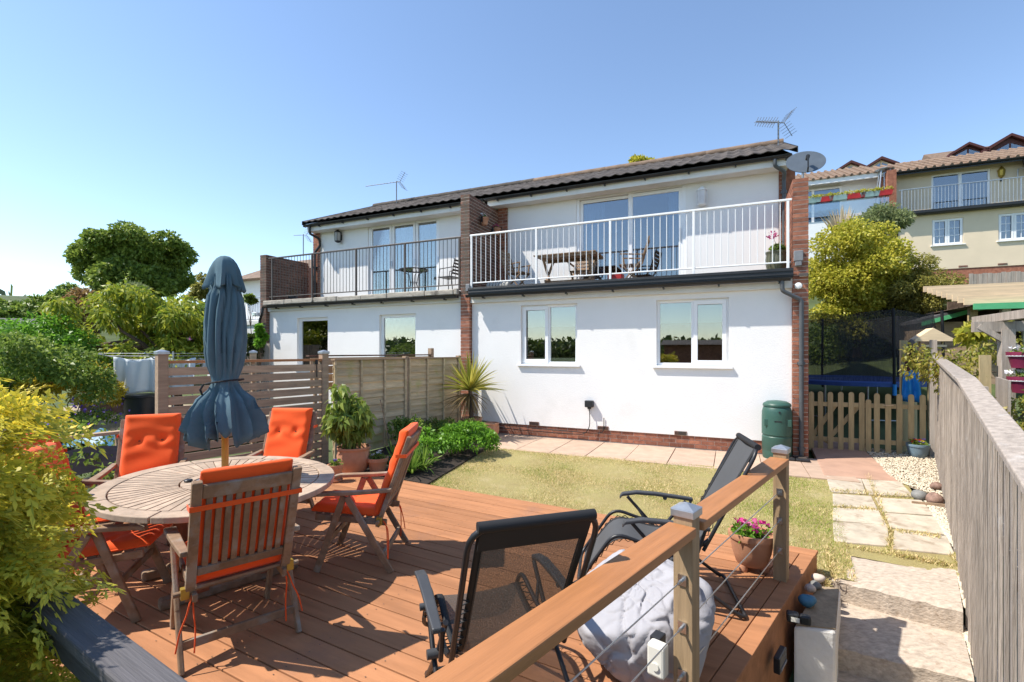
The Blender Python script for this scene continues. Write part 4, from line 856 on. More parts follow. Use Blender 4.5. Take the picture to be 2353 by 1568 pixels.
# ---------------------------------------------------------------- reclining teak chairs and their cushions
def strip(mb, pts, w, h, x0, x1):
    pass
def make_chair():
    t = thing('garden_chair', '', 'chair', (0,0,0))
    lo, hi = Vector((0,-.20,.35)), Vector((0,-.455,1.065)); up = (hi-lo).normalized(); nb = Vector((0, up.z, -up.y))     # nb points forward
    bp = lambda f, x=0, o=0: Vector((x, 0, 0)) + lo.lerp(hi, f) + nb*o
    for s in (-1, 1):
        MB().bar(bp(0,s*.252), bp(1,s*.252), .05, .034, up=nb).build('stile', 'teak', t, bevel=.006)
    n = 10; m = MB()
    for f0, f1 in ((.86,.965),(.205,.275)): MB().bar(bp((f0+f1)/2,-.226), bp((f0+f1)/2,.226), .024, (f1-f0)*.78, up=up).build('back_rail', 'teak', t, bevel=.006)
    for k in range(9): x = -.19+.0475*k; MB().bar(bp(.275,x), bp(.86,x), .031, .014, up=nb).build('back_slat', 'teak', t, bevel=.003)
    for s in (-1, 1): MB().bar((s*.235,-.27,.375),(s*.235,.30,.425),.026,.05).build('seat_rail', 'teak', t, bevel=.006)
    for k in range(8): y = -.19+.067*k; z = .405+.05*(y+.27)/.57; MB().box(-.222,.222,y-.024,y+.024,z-.008,z+.008).build('seat_slat', 'teak', t)
    for s in (-1, 1):
        x = s*.277
        MB().bar((x,.06,.60),(x,.28,.0),.026,.052,up=(0,1,0)).build('leg', 'teak', t, bevel=.006)
        MB().bar((x+s*.027,.03,.60),(x+s*.027,-.16,.28),.025,.05,up=(0,1,0)).bar((x+s*.0265,-.155,.285),(x+s*.0265,-.32,.0),.026,.05,up=(0,1,0)).build('leg', 'teak', t, bevel=.006)
        a = MB(); pts = [(.34,.600),(.33,.622),(.27,.636),(.12,.640),(-.05,.645),(-.20,.655),(-.32,.665)]; lowp = [(y,z-.030 if i else z-.012) for i,(y,z) in enumerate(pts)]
        wdt = [.022,.030,.034,.032,.028,.025,.022]; vs = []; fs = []
        for (y,z),(yl,zl),wq in zip(pts, lowp, wdt): vs += [(x+s*.012-wq,y,z),(x+s*.012+wq,y,z),(x+s*.012+wq,yl,zl),(x+s*.012-wq,yl,zl)]
        for i in range(len(pts)-1):
            for q in range(4): fs.append((i*4+q, i*4+(q+1)%4, i*4+4+(q+1)%4, i*4+4+q))
        fs += [(3,2,1,0),tuple(len(vs)-4+q for q in range(4))]; a.add(vs, fs); a.build('arm', 'teak', t, bevel=.006)
        MB().tube([(x-s*.04,-.215,.40),(x+s*.055,-.215,.40)], .015, 10).build('pivot', 'teak', t)
        MB().box(x-.02,x+.02,-.24,-.20,.37,.43).build('hinge_plate', 'bronze_cap', t)
    MB().box(-.30,.30,-.262,-.238,.10,.15).build('rear_stretcher', 'teak', t, bevel=.004)
    MB().box(-.263,.263,.165,.188,.235,.28).build('front_stretcher', 'teak', t, bevel=.004)
    return t
def pillow(fx, nu, nv, thick, edge=.5):
    """closed quilted pad: fx(u,v) -> point and normal; thickness swells from the piped edge"""
    mb = MB(); top = []; bot = []
    for j in range(nv):
        for i in range(nu):
            u, v = i/(nu-1), j/(nv-1); p, nrm = fx(u, v); e = min(1, min(u, 1-u)/.12, min(v, 1-v)/.08); q = max(.18, math.sqrt(max(0, 1-(1-e)**2)))
            tk = thick(u, v)*q; top.append(p + nrm*tk); bot.append(p - nrm*.25*thick(u,v)*q)
    vs = top+bot; o = nu*nv; fs = []
    for j in range(nv-1):
        for i in range(nu-1):
            a = j*nu+i; fs += [(a,a+1,a+nu+1,a+nu), (o+a,o+a+nu,o+a+nu+1,o+a+1)]
    for i in range(nu-1): fs += [(i,o+i,o+i+1,i+1), ((nv-1)*nu+i,(nv-1)*nu+i+1,o+(nv-1)*nu+i+1,o+(nv-1)*nu+i)]
    for j in range(nv-1): fs += [(j*nu,(j+1)*nu,o+(j+1)*nu,o+j*nu), (j*nu+nu-1,o+j*nu+nu-1,o+(j+1)*nu+nu-1,(j+1)*nu+nu-1)]
    return mb.add(vs, fs)
def make_cushion():
    t = thing('chair_cushion', '', 'cushion', (0,0,0))
    lo, hi = Vector((0,-.20,.35)), Vector((0,-.455,1.065)); up = (hi-lo).normalized(); nb = Vector((0, up.z, -up.y))
    btn = [(.3,.62),(.7,.62)]; dimple = lambda u, v, B: sum(math.exp(-(((u-a)*.46)**2+((v-b)*.72)**2)/.0016) for a, b in B)
    crease = lambda u, v: .006*math.sin(v*34+math.sin(u*7))*math.exp(-((v-.62)/.16)**2) + .003*math.sin(v*21+u*5)
    def fb(u, v): return Vector(((u-.5)*.47,0,0)) + lo.lerp(hi, .10+.95*v) + nb*.03, nb
    bk = pillow(fb, 33, 41, lambda u, v: .058*(1-.62*min(1,dimple(u,v,btn))) + crease(u,v) + (.018*math.exp(-((v-1)/.09)**2))).build('back_pad', 'orange_cloth', t, smooth=80, sub=1)
    def piping(fx, par, off):
        ed = [(u_/20,.01) for u_ in range(1,20)] + [(.99,v_/24) for v_ in range(1,24)] + [(1-u_/20,.99) for u_ in range(1,20)] + [(.01,1-v_/24) for v_ in range(1,24)]
        MB().tube([fx(a_, b_)[0] + fx(a_, b_)[1]*off for a_, b_ in ed], .0055, 6, closed=True).build('piping', 'orange_cloth', par, smooth=60)
    piping(fb, bk, .006)
    for a, b in btn: p, n_ = fb(a, b); MB().lathe([(.012,0),(.011,.006),(.0001,.009)], 10).build('button', 'black_paint', bk, loc=p+n_*.024)
    btn2 = [(.3,.5),(.7,.5)]
    def fs(u, v): return Vector(((u-.5)*.47, -.19+.53*v, .425+.047*v)), Vector((0,-.09,1)).normalized()
    st_ = pillow(fs, 29, 31, lambda u, v: .052*(1-.55*min(1,dimple(u,v,btn2))) + .003*math.sin(u*19+v*9)*math.sin(v*11)).build('seat_pad', 'orange_cloth', t, smooth=80, sub=1)
    piping(fs, st_, .006)
    c = lo.lerp(hi, .80)
    MB().box(-.285,.285,-.012,-.009,-.014,.014).box(-.285,-.282,-.009,.075,-.014,.014).box(.282,.285,-.009,.075,-.014,.014).build('elastic_strap', 'orange_cloth', t, loc=c - nb*.021)
    for s in (-1, 1):
        MB().tube(rounded([(s*.24,-.235,.40),(s*.26,-.27,.36),(s*.275,-.28,.30),(s*.31,-.29,.22),(s*.33,-.30,.12)], .03), .0045, 5).tube(rounded([(s*.24,-.235,.40),(s*.245,-.28,.33),(s*.235,-.285,.2),(s*.24,-.28,.08)], .03), .0045, 5).build('tie', 'orange_cloth', t)
    return t
ch0, cu0 = make_chair(), make_cushion(); first = True
for (x, y, rz, lab) in ((-1.764,3.045,41.5,'with its slatted back to us in front of the table'), (-1.28,4.12,91,'standing alone at the right of the table'), (-2.50,5.02,176,'behind the table in front of the slat screen'),
                        (-3.47,4.52,203,'behind the table left of the parasol'), (-2.78,3.31,-72,'at the left of the table nearest the conifer'), (-3.36,3.86,-80,'at the far left, partly hidden behind the conifer')):
    c = ch0 if first else copy_tree(ch0); u = cu0 if first else copy_tree(cu0); first = False
    for o, l in ((c, 'teak garden chair '+lab), (u, 'orange cushion on the chair '+lab)):
        o.location = (x, y, .001); o.rotation_euler.z = R(rz); o['label'] = l; o['group'] = 'chairs round the oval table' if o is c else 'orange cushions on the garden chairs'

# ---------------------------------------------------------------- zero-gravity loungers
def arc3(pts, k): return rounded(pts, k, 5)
def make_lounger(fab, fabl):
    t = thing('lounger', '', 'lounger', (0,0,0)); X = .262
    bk = [(-.53,1.10),(-.44,.90),(-.33,.66),(-.235,.48)]
    f = MB(); top = Vector((0,-.545,1.115))
    path = [(-X,-.20,.42),(-X,-.33,.68),(-X,-.545,1.115),(X,-.545,1.115),(X,-.33,.68),(X,-.20,.42)]; f.tube(arc3(path, .11), .0125, 9); f.build('back_frame', 'black_paint', t, smooth=60)
    f = MB(); f.tube(arc3([(-X,-.24,.50),(-X,-.12,.40),(-X,.16,.43),(-X,.38,.50),(-X,.63,.13),(X,.63,.13),(X,.38,.50),(X,.16,.43),(X,-.12,.40),(X,-.24,.50)], .09), .0125, 9); f.build('seat_frame', 'black_paint', t, smooth=60)
    prof = rounded([(0,-.54,1.105),(0,-.20,.47),(0,-.10,.39),(0,.14,.40),(0,.36,.475),(0,.60,.16)], .12, 6); sw = .205
    ns_ = 40; L = [0]
    for a, b in zip(prof[:-1], prof[1:]): L.append(L[-1]+(b-a).length)
    def along(q):
        d = q*L[-1]
        for i in range(len(L)-1):
            if d <= L[i+1] or i == len(L)-2: return prof[i].lerp(prof[i+1], (d-L[i])/max(1e-6, L[i+1]-L[i]))
    m = MB(); nx = 9
    m.grid(None, nx, ns_, lambda i, j: along(j/(ns_-1)) + Vector(((i/(nx-1)-.5)*2*sw, 0, 0)) + Vector((0,.4,-1))*.018*(1-((i/(nx-1)-.5)*2)**2)); m.build('sling', fab, t, smooth=80)
    for s in (-1, 1):
        e = MB(); e.grid(None, 3, ns_, lambda i, j: along(j/(ns_-1)) + Vector((s*(sw-.008+.017*i), .004, .003*(i==1)))); e.build('sling_hem', fabl, t, smooth=80, solid=.004)
        c = MB(); nz = 44; pts = []
        for k in range(nz):
            q = .22+.74*k/(nz-1); p = along(q); pts.append(p + Vector((s*(sw+.012 if k % 2 else X+.006), 0, .0)))
        c.tube(pts, .0035, 4); c.build('lace', 'cord', t)
    hb = MB().tube([(-.235,-.545,1.115),(.235,-.545,1.115)], .021, 12); hb.build('head_sleeve', fabl, t, smooth=60)
    hb = MB(); hb.grid(None, 2, 5, lambda i, j: along(.0+.018*j) + Vector(((i-.5)*.45,-.012,.012))); hb.build('head_band', fabl, t, solid=.004)
    for s in (-1, 1):
        a = MB(); pts = [(.33,.585),(.31,.612),(.2,.632),(.05,.628),(-.12,.612),(-.23,.600)]; vs = []; fs = []; x = s*.325
        for i, (y, z) in enumerate(pts): wq = (.018,.027,.029,.027,.025,.022)[i]; h = .026; vs += [(x-wq,y,z),(x+wq,y,z),(x+wq*.9,y,z-h),(x-wq*.9,y,z-h)]
        for i in range(len(pts)-1):
            for q in range(4): fs.append((i*4+q, i*4+(q+1)%4, i*4+4+(q+1)%4, i*4+4+q))
        fs += [(3,2,1,0),tuple(len(vs)-4+q for q in range(4))]; a.add(vs, fs); a.build('armrest', 'arm_plastic', t, bevel=.008)
        x = s*.298
        MB().tube([(x,.27,.590),(x,.06,.36),(x,-.43,.016)], .0125, 8).build('leg', 'black_paint', t, smooth=60)
        MB().tube([(x-s*.02,-.17,.585),(x-s*.02,.02,.35),(x-s*.02,.36,.016)], .0125, 8).build('leg', 'black_paint', t, smooth=60)
        MB().tube([(x,-.16,.42),(x,-.21,.58)], .011, 8).build('link', 'black_paint', t, smooth=60); MB().tube([(s*.262,.14,.43),(x,.20,.52)], .010, 8).build('link', 'black_paint', t, smooth=60)
        MB().tube([(x-s*.02,.0,.355),(x+s*.035,.0,.355)], .022, 12).build('pivot_hub', 'arm_plastic', t, smooth=50); MB().tube([(x+s*.01,-.02,.59),(x+s*.07,-.02,.59)], .016, 10).build('lock_knob', 'arm_plastic', t, smooth=50)
    MB().tube(arc3([(-.298,-.40,.04),(-.298,-.46,.014),(.298,-.46,.014),(.298,-.40,.04)], .05), .0125, 8).build('rear_foot', 'black_paint', t, smooth=60)
    MB().tube(arc3([(-.278,.33,.04),(-.278,.40,.014),(.278,.40,.014),(.278,.33,.04)], .05), .0125, 8).build('front_foot', 'black_paint', t, smooth=60)
    return t
l1 = make_lounger('sling', 'sling_edge'); l1.location = (-.075,2.325,.002); l1.rotation_euler.z = R(18.6); tag(l1, 'black reclining lounger seen from behind at the front handrail', group='reclining loungers')
l2 = make_lounger('sling_lit', 'sling_edge'); l2.location = (1.13,3.52,.002); l2.rotation_euler.z = R(79); tag(l2, 'black reclining lounger with sling coloured as if lit, facing left beside the flower pot', group='reclining loungers')
# ---------------------------------------------------------------- bean bag
from mathutils import noise as mno
bb = MB(); nu, nv = 180, 110
rb = random.Random(21); BPL = [(Vector((rb.gauss(0,1),rb.gauss(0,1),rb.gauss(0,1))).normalized(), rb.uniform(.80,1.06)) for _ in range(46)] + [(Vector((-.35,-.3,.89)), .62), (Vector((.2,-.8,.56)), .84)]
def bfn(i, j):
    a = 2*math.pi*i/nu; b = math.pi*j/(nv-1); d = Vector((math.sin(b)*math.cos(a), math.sin(b)*math.sin(a), -math.cos(b)))
    q = Vector((d.x*1.6, d.y*1.6, d.z*.9)); r = 1 + .13*mno.noise(d*1.4+Vector((3,1,7)))
    r = sum((cq/max(.05, d.dot(nq)))**-26 for nq, cq in BPL if d.dot(nq) > .05)**(-1/26)
    for f, am, off in ((1.3,.055,4.1),(2.4,.03,9.3),(5.0,.010,3.3)): r -= am*max(0, 1-abs(mno.noise(q*f+Vector((off,off*.7,off*1.3))))*9)
    x, y, z = d.x*.42*r, d.y*.44*r, d.z*.35*r
    z = z*(1+.40*max(0, d.x*.3+d.y*.3)) if z > 0 else z
    return (x, y, max(z+.24, .004))
bb.grid(None, nu, nv, bfn, wrapu=True); o = bb.build('bean_bag', 'beanbag', None, smooth=80, loc=(.74,2.76,.0)); tag(o, 'slumped pale grey bean bag between the two loungers', 'bean bag')
# switch box on the middle post, lamp and connector by the step
t = thing('outdoor_socket', 'cream outdoor switch box on the inside of the middle handrail post', 'socket', (P1.x-.065, P1.y+.005, .30), ra)
MB().box(-.035,.035,.046,.10,-.075,.075).build('back_box','black_plastic',t,bevel=.006); MB().box(-.10,-.036,.0,.085,-.075,.075).build('cover','switch_cream',t,bevel=.012); MB().tube([(-.108,.04,-.02),(-.099,.04,-.02)], .018, 16).build('button','switch_cream',t)
t = thing('step_light', 'black rectangular lamp on the fascia of the deck', 'lamp', (1.668,3.06,-.19), math.atan2(RD.y,RD.x)); MB().box(-.085,.085,-.045,-.006,-.05,.05).build('housing','black_plastic',t,bevel=.006); MB().box(-.07,.07,-.05,-.0455,-.035,-.02).build('lens','lead',t)
p = at(1836,1420,-.06); t = thing('cable_connector', 'black weatherproof cable connector lying on the white block', 'connector', p, R(-25)); MB().box(-.075,.0,-.03,.03,-.03,.03).build('body','black_plastic',t,bevel=.01); MB().box(.002,.07,-.027,.027,-.032,.026).build('body','black_plastic',t,bevel=.01); MB().box(-.05,.0,-.0325,-.0305,-.02,.01).build('label_plate','switch_cream',t)
# white block at the top of the steps with painted stones
BT = -.13; b4 = [at(1823,1436,BT), at(1921,1446,BT), at(1932,1350,BT), at(1880,1345,BT)]; bc = sum(b4, Vector())/4
t = thing('step_block', 'white painted masonry block between the deck and the steps', 'block', (bc.x,bc.y,0)); MB().poly([(p.x-bc.x,p.y-bc.y) for p in b4], -.75, BT-.012).build('block','block_white',t,bevel=.02); MB().poly([((p.x-bc.x)*.94,(p.y-bc.y)*.97) for p in b4], BT-.011, BT).build('worn_top','block_top',t,bevel=.004)
def pebble(label, p, r, mt, sq=(1,.85,.7), rz=0):
    m = MB(); rb = random.Random(int(p[0]*1000)); k = [rb.uniform(0,6.28) for _ in range(4)]
    m.grid(None, 18, 11, lambda i, j: tuple((Vector((math.sin(math.pi*j/10)*math.cos(2*math.pi*i/18)*sq[0], math.sin(math.pi*j/10)*math.sin(2*math.pi*i/18)*sq[1], -math.cos(math.pi*j/10)*sq[2]))*r*(1+.07*math.sin(2*math.pi*i/18*2+k[0]+j*.5)+.05*math.cos(j*.9+k[1])))), wrapu=True)
    o = m.build('stone', mt, None, smooth=80, loc=(p[0],p[1],p[2]+r*sq[2]*.92), rotz=rz); tag(o, label, 'stone', 'loose stones by the path'); return o
for px, py, r, mt, lb in ((1855,1385,.062,'blue_stone','pebble painted blue on the white block'),(1862,1352,.042,'stone_pale','pale round pebble behind the blue painted pebble'),(1873,1345,.045,'stone_grey','grey banded pebble on the block behind the pale one'),(1880,1330,.05,'stone_pale','long pale pebble at the back corner of the white block')):
    pebble(lb, at(px,py+8,BT+.002), r, mt)
for px, py, r, mt, lb in ((2112,1148,.085,'stone_grey','smooth grey boulder in the gravel by the grey fence'),(2148,1158,.10,'stone_red','dark reddish boulder beside the smooth grey one'),(2152,1125,.075,'stone_red','brown arched stone behind the two boulders'),(2172,1132,.04,'stone_red','small red stone touching the foot of the fence'),(2248,1462,.085,'stone_red','flat red stone at the foot of the fence beside the steps')):
    q = at(px,py,-.14); z = gl(q.x,q.y) if py < 1300 else -.40; q = at(px,py,z); pebble(lb, (q.x,q.y,z), r, mt, rz=random.uniform(0,3))
p0, p1 = at(2095,1158,-.13), at(2178,1166,-.13); t = MB().bar(p0+Vector((0,0,.01)), p1+Vector((0,0,.01)), .02, .05).build('edging_board', 'weathered', None); tag(t, 'thin timber edging holding the gravel under the boulders', 'edging')
# ---------------------------------------------------------------- lap fence between the gardens
F0, F1 = Vector((-2.94,7.78)), Vector((-1.20,10.72)); fd = F1-F0; FL = fd.length; fa = math.atan2(fd.y, fd.x)
lf = thing('lap_fence', 'overlapping horizontal board fence between the bed and the neighbour', 'fence', (F0.x,F0.y,0), fa)
pan = [(.06, FL*.50), (FL*.50+.09, FL-.03)]
for a, b in pan:
    z = .02; k = 0
    while z < 1.52:
        MB().add([(a,-.038,z),(b,-.038,z),(b,-.010,z+.155),(a,-.010,z+.155),(a,-.022,z),(b,-.022,z),(b,.0,z+.155),(a,.0,z+.155)], [(0,1,2,3),(7,6,5,4),(0,4,5,1),(3,2,6,7),(0,3,7,4),(1,5,6,2)]).build('board', 'lap_board', lf); z += .132+random.uniform(-.004,.004)
    for q in (.0, .33, .66, .985): x = a+(b-a)*q; MB().box(x, x+.038, -.064, -.0385, .0, 1.6).build('batten', 'lap_board', lf)
    MB().box(a-.01, b+.01, -.072, .02, 1.605, 1.63).build('capping', 'weathered', lf)
for x in (FL*.50+.045, FL+.02): MB().box(x-.042, x+.042, -.045, .045, -.3, 1.66).build('post', 'weathered', lf, bevel=.004)
nfen = thing('garden_fence', 'darker fence of the neighbour rising just behind the lap fence', 'fence', (F0.x-.35,F0.y+.12,0), fa)
for k in range(4): MB().box(.0, 3.0, .0, .02, 1.10+k*.14, 1.225+k*.14).build('board', 'weathered', nfen)
MB().box(-.05, 3.0, -.03, .05, 1.665, 1.69).build('capping', 'brick_dark', nfen); MB().box(2.98,3.07,-.03,.06,-.2,1.82).build('post','weathered',nfen); MB().box(1.45,1.52,-.03,-.001,.9,1.6).build('post','weathered',nfen)
t = thing('gate_post', 'pale capped post of the neighbour behind the slat screen', 'post', far(582,900,9.2)*1, R(30)); t.location.z = 0; po = MB().box(-.055,.055,-.055,.055,-.2,1.74).build('shaft','weathered',t); post_cap(po,(0,0,1.745),.07)
# ---------------------------------------------------------------- grey close-boarded fence on the right
FA, FB, FC = Vector((7.24,8.25)), Vector((3.71,3.86)), Vector((1.05,.72)); fd = FC-FA; RL = fd.length; ra2 = math.atan2(fd.y, fd.x); SB = (FB-FA).length
rf_ = thing('board_fence', 'tall weathered grey close-boarded fence along the garden path', 'fence', (FA.x,FA.y,0), ra2)
ztop = lambda s: 1.63 - .137*s/SB if s < SB else 1.493 - .0785*(s-SB)
s = 0; k = 0
while s < RL:
    wd = random.uniform(.092,.104); z1 = ztop(s+wd/2); z0 = z1-1.82; fr = -.010 if k % 2 else -.020
    MB().poly([(s+.002,fr),(s+wd-.003,fr-.005),(s+wd-.003,fr+.008),(s+.002,fr+.012)], z0+random.uniform(-.01,.01), z1).build('board', 'fence_grey', rf_); s += wd; k += 1
for a, b in ((-.03, SB), (SB, RL)):
    za, zb = ztop(a), ztop(b); MB().poly([(a,-.058),(b,-.058),(b,.06),(a,.06)], [za+.002,zb+.002,zb+.002,za+.002], [za+.038,zb+.038,zb+.05,za+.05]).build('capping', 'fence_grey', rf_, bevel=.006)
for s in np.arange(.4, RL, 1.8): MB().box(s-.045, s+.045, .02, .11, -1.0, ztop(s)).build('post', 'fence_grey', rf_)
for z in (.3, 1.2): MB().poly([(0,.012),(RL,.012),(RL,.05),(0,.05)], [z-.1,z-.6,z-.6,z-.1], [z,z-.5,z-.5,z]).build('arris_rail', 'fence_grey', rf_)
# ---------------------------------------------------------------- picket gate and fence
g0, g1 = at(1866,1030,-.07), at(2140,1052,-.10); gd_ = (g1-g0); ga = math.atan2(gd_.y, gd_.x)
pm = MB(); w2 = .042; pts = [(-w2,0),(w2,0)] + [(w2*math.cos(a), 1.06+w2*math.sin(a)) for a in [math.pi*i/8 for i in range(9)]]; pm.prof(pts, 'x', -.009, .009); pm.v = [(v[1], v[0], v[2]) for v in pm.v]; pmesh = pm.mesh('picket', 'picket_wood')
def gx_(a): 
    X = 1715.7+.3127*a; kq = (X-CX)/FPX; return (kq*g0.y-g0.x)/((gd_.x-kq*gd_.y)/gd_.length)
def pickets(name, label, xs, lo=-.03, short=()):
    t = thing(name, label, 'gate' if 'gate' in name else 'fence', g0, ga); a, b = gx_(xs[0])-.06, gx_(xs[-1])+.06
    for i, x in enumerate(xs):
        inst('picket', pmesh, t, (gx_(x), -.03+random.uniform(-.002,.002), lo+random.uniform(-.01,.01)), (0,0,0), (1,1,.9 if i in short else 1))
    for z in (.19,.84): MB().box(a, b, -.019, .02, z-.04, z+.04).build('rail', 'picket_wood', t)
    return t, a, b
t, a, b = pickets('picket_gate', 'wooden picket gate with diagonal brace beside the brick wall', [473,540,612,688,765,842])
MB().bar((a+.05,.03,.16),(a+.45,.03,.82),.075,.02,up=(0,1,0)).bar((b-.62,.03,.12),(b-.05,.03,.88),.075,.02,up=(0,1,0)).build('brace', 'picket_wood', t)
t, a, b = pickets('picket_fence', 'short run of wooden pickets between the gate and the grey fence', [890,952,1035,1117,1203,1288], short=(0,))
n = 20; o = MB().tube([Vector((gx_(1035)+.075*math.cos(2*math.pi*i/n), -.03+.05*math.sin(2*math.pi*i/n), .86)) for i in range(n)], .006, 5, closed=True).build('rope_loop', 'fresh_timber', None, loc=g0, rotz=ga); tag(o, 'loop of rope over a picket holding the gate shut', 'rope')
t = thing('fence_post', 'stained wooden post where the pickets meet the grey fence', 'post', (g1.x+.02,g1.y-.02,0), ga); MB().box(-.05,.05,-.05,.05,-.3,1.5).build('shaft','picket_wood',t)
# ---------------------------------------------------------------- trampoline
tr = thing('trampoline', 'round trampoline with black net and blue pads beyond the picket gate', 'trampoline', (8.75,12.4,.16), .35); TR = 1.68; n = 48
MB().tube([(TR*math.cos(2*math.pi*i/n), TR*math.sin(2*math.pi*i/n), .86) for i in range(n)], .025, 8, closed=True).build('ring','galv',tr,smooth=60)
MB().lathe([(TR-.28,.875),(TR-.26,.905),(TR,.915),(TR+.05,.89),(TR+.04,.80),(TR-.02,.80)], n).build('pad','pad_blue',tr,smooth=50)
MB().lathe([(.001,.84),(TR-.25,.86)], n).build('bed','net_black',tr)
nm = MB(); nm.grid(None, 64, 12, lambda i, j: ((TR-.12+.06*math.sin(i*1.7)*math.sin(j*.6))*math.cos(2*math.pi*i/64), (TR-.12+.05*math.sin(i*1.7+1)*math.sin(j*.6))*math.sin(2*math.pi*i/64), .9+(1.52+.11*abs(math.cos(i/64*2*math.pi*3)))*j/11), wrapu=True); nm.build('safety_net','net',tr,smooth=80)
for k in range(6):
    a = 2*math.pi*k/6; c, s = math.cos(a), math.sin(a); MB().tube([((TR+.02)*c,(TR+.02)*s,.55),((TR+.06)*c,(TR+.06)*s,.9),((TR+.02)*c,(TR+.02)*s,2.55)], .03, 8).build('net_pole','net_black',tr,smooth=60)
    MB().tube([((TR+.07)*c,(TR+.07)*s,.62),((TR+.07)*c,(TR+.07)*s,.86)], .04, 8).build('pole_sleeve','sky_blue',tr,smooth=60)
    q = .28; MB().tube([(TR*math.cos(a-q),TR*math.sin(a-q),.84),(TR*math.cos(a-q),TR*math.sin(a-q),.04),(TR*math.cos(a+q),TR*math.sin(a+q),.04),(TR*math.cos(a+q),TR*math.sin(a+q),.84)], .022, 8).build('leg','galv',tr,smooth=60)
# garment hanging at the end of the fence
gm = thing('hanging_garment', 'dark and bright blue garment hanging at the end of the grey fence', 'garment', (7.12,8.62,.80), R(-35))
def cloth(w0, w1, z0, z1, ph): 
    m = MB(); m.grid(None, 14, 9, lambda i, j: ((i/13-.5)*(w0+(w1-w0)*j/8), .05*math.sin(i*.9+ph)+.02*math.cos(j+i), z0+(z1-z0)*j/8)); return m
cloth(.28,.20,.05,.62,0).build('skirt','sky_blue',gm,smooth=80,solid=.01); cloth(.20,.10,.60,1.02,.6).build('top','maroon_wood',gm,smooth=80,solid=.01); MB().lathe([(.02,0),(.055,.05),(.05,.13),(.01,.17)],10,(0,0,1.0)).build('hood','brown_metal',gm,smooth=60)
# ---------------------------------------------------------------- water butt
p = at(1785,1052,-.066); wb = thing('compost_bin', 'dark green plastic garden bin with lid against the white wall', 'garden bin', p, -TH); KB = p.y/FPX; r = 31*KB; hh = (1052-918)*KB
q = r/.31; MB().lathe([(.285*q,0),(.295*q,.02),(.30*q,hh*.13),(.30*q,hh*.14),(.308*q,hh*.15),(.308*q,hh*.37),(.298*q,hh*.38),(.298*q,hh*.40),(.312*q,hh*.41),(.312*q,hh*.72),(.305*q,hh*.80),(.285*q,hh*.86),(.26*q,hh*.885)], 40).build('body','bin_green',wb,smooth=35)
MB().lathe([(.262*q,hh*.88),(.29*q,hh*.885),(.292*q,hh*.915),(.275*q,hh*.935),(.2*q,hh*.97),(.05*q,hh*.985),(.001,hh*.985)], 40).build('lid','bin_green',wb,smooth=35)
b = MB(); y_ = -.313*q; b.box(-.07*q,.07*q,y_,y_+.03,hh*.635,hh*.655); b.build('vent','black_plastic',wb)
for x in (-.20,.20): 
    m = MB(); yy = -math.sqrt(.312**2-x**2)*q-.004; m.box((x-.075)*q,(x+.075)*q,yy,yy+.02,hh*.56,hh*.68); m.build('panel','bin_green',wb,bevel=.008)
MB().tube([(.03*q,y_+.03,hh*.80),(.03*q,y_-.002,hh*.80)], .022*q, 14).build('catch','black_plastic',wb)
MB().tube([(.30*q,-.02,.05),(.34*q,-.05,.03),(.34*q,-.05,.0)], .012, 6).build('drain_hose','black_plastic',wb)
# drain at the foot of the down pipe
for sx, lb in ((6.53,'black drain hopper at the foot of the grey downpipe'),(6.32,'second black drain cover beside the downpipe foot')):
    t = thing('drain_cover', lb, 'drain', hw(sx,-.17,-.066), -TH); MB().box(-.10,.10,-.12,.12,0,.045).build('frame','black_plastic',t,bevel=.015); MB().box(-.06,.06,-.08,.08,.0455,.055).build('grate','brown_metal',t)

# ---------------------------------------------------------------- pots
def pot_prof(r, h, style='flower', th=.018):
    if style == 'round': o = [(r*.60,0),(r*.82,h*.15),(r*.98,h*.45),(r*1.0,h*.68),(r*.93,h*.86),(r*.95,h*.90),(r*1.0,h*.93),(r*1.0,h)]
    elif style == 'bowl': o = [(r*.60,0),(r*.68,h*.06),(r*.84,h*.40),(r*.92,h*.72),(r*.94,h*.80),(r*1.0,h*.82),(r*1.02,h*.9),(r*1.0,h)]
    else: o = [(r*.66,0),(r*.86,h*.72),(r*.88,h*.75),(r*.98,h*.77),(r*1.0,h)]
    return o + [(r*1.0-th,h), (r*.90-th,h*.80)]
def pot(label, p, r, h, mt='terracotta', style='flower', name='flower_pot', feet=False, group='pots in the garden', saucer=False, z=0, soil=True):
    t = thing(name, label, 'plant pot', p, random.uniform(0,3), group); z0 = .045 if feet else (.02 if saucer else 0)
    MB().lathe([(a, b+z0) for a, b in pot_prof(r,h,style)], 36).build('body', mt, t, smooth=40)
    if soil: MB().lathe([(r*.86,h*.82+z0),(r*.4,h*.85+z0),(.001,h*.84+z0)], 24).build('soil','soil',t)
    if feet:
        for k in range(3): a = k*2.1+.4; MB().lathe([(.028,0),(.034,.02),(.028,.05)],10,(r*.55*math.cos(a),r*.55*math.sin(a),0)).build('foot',mt,t,smooth=50)
    if saucer: MB().lathe([(r*.8,0),(r*.98,.03),(r*.95,.034),(r*.75,.015)], 28).build('saucer',mt,t,smooth=40)
    return t, h*.84+z0
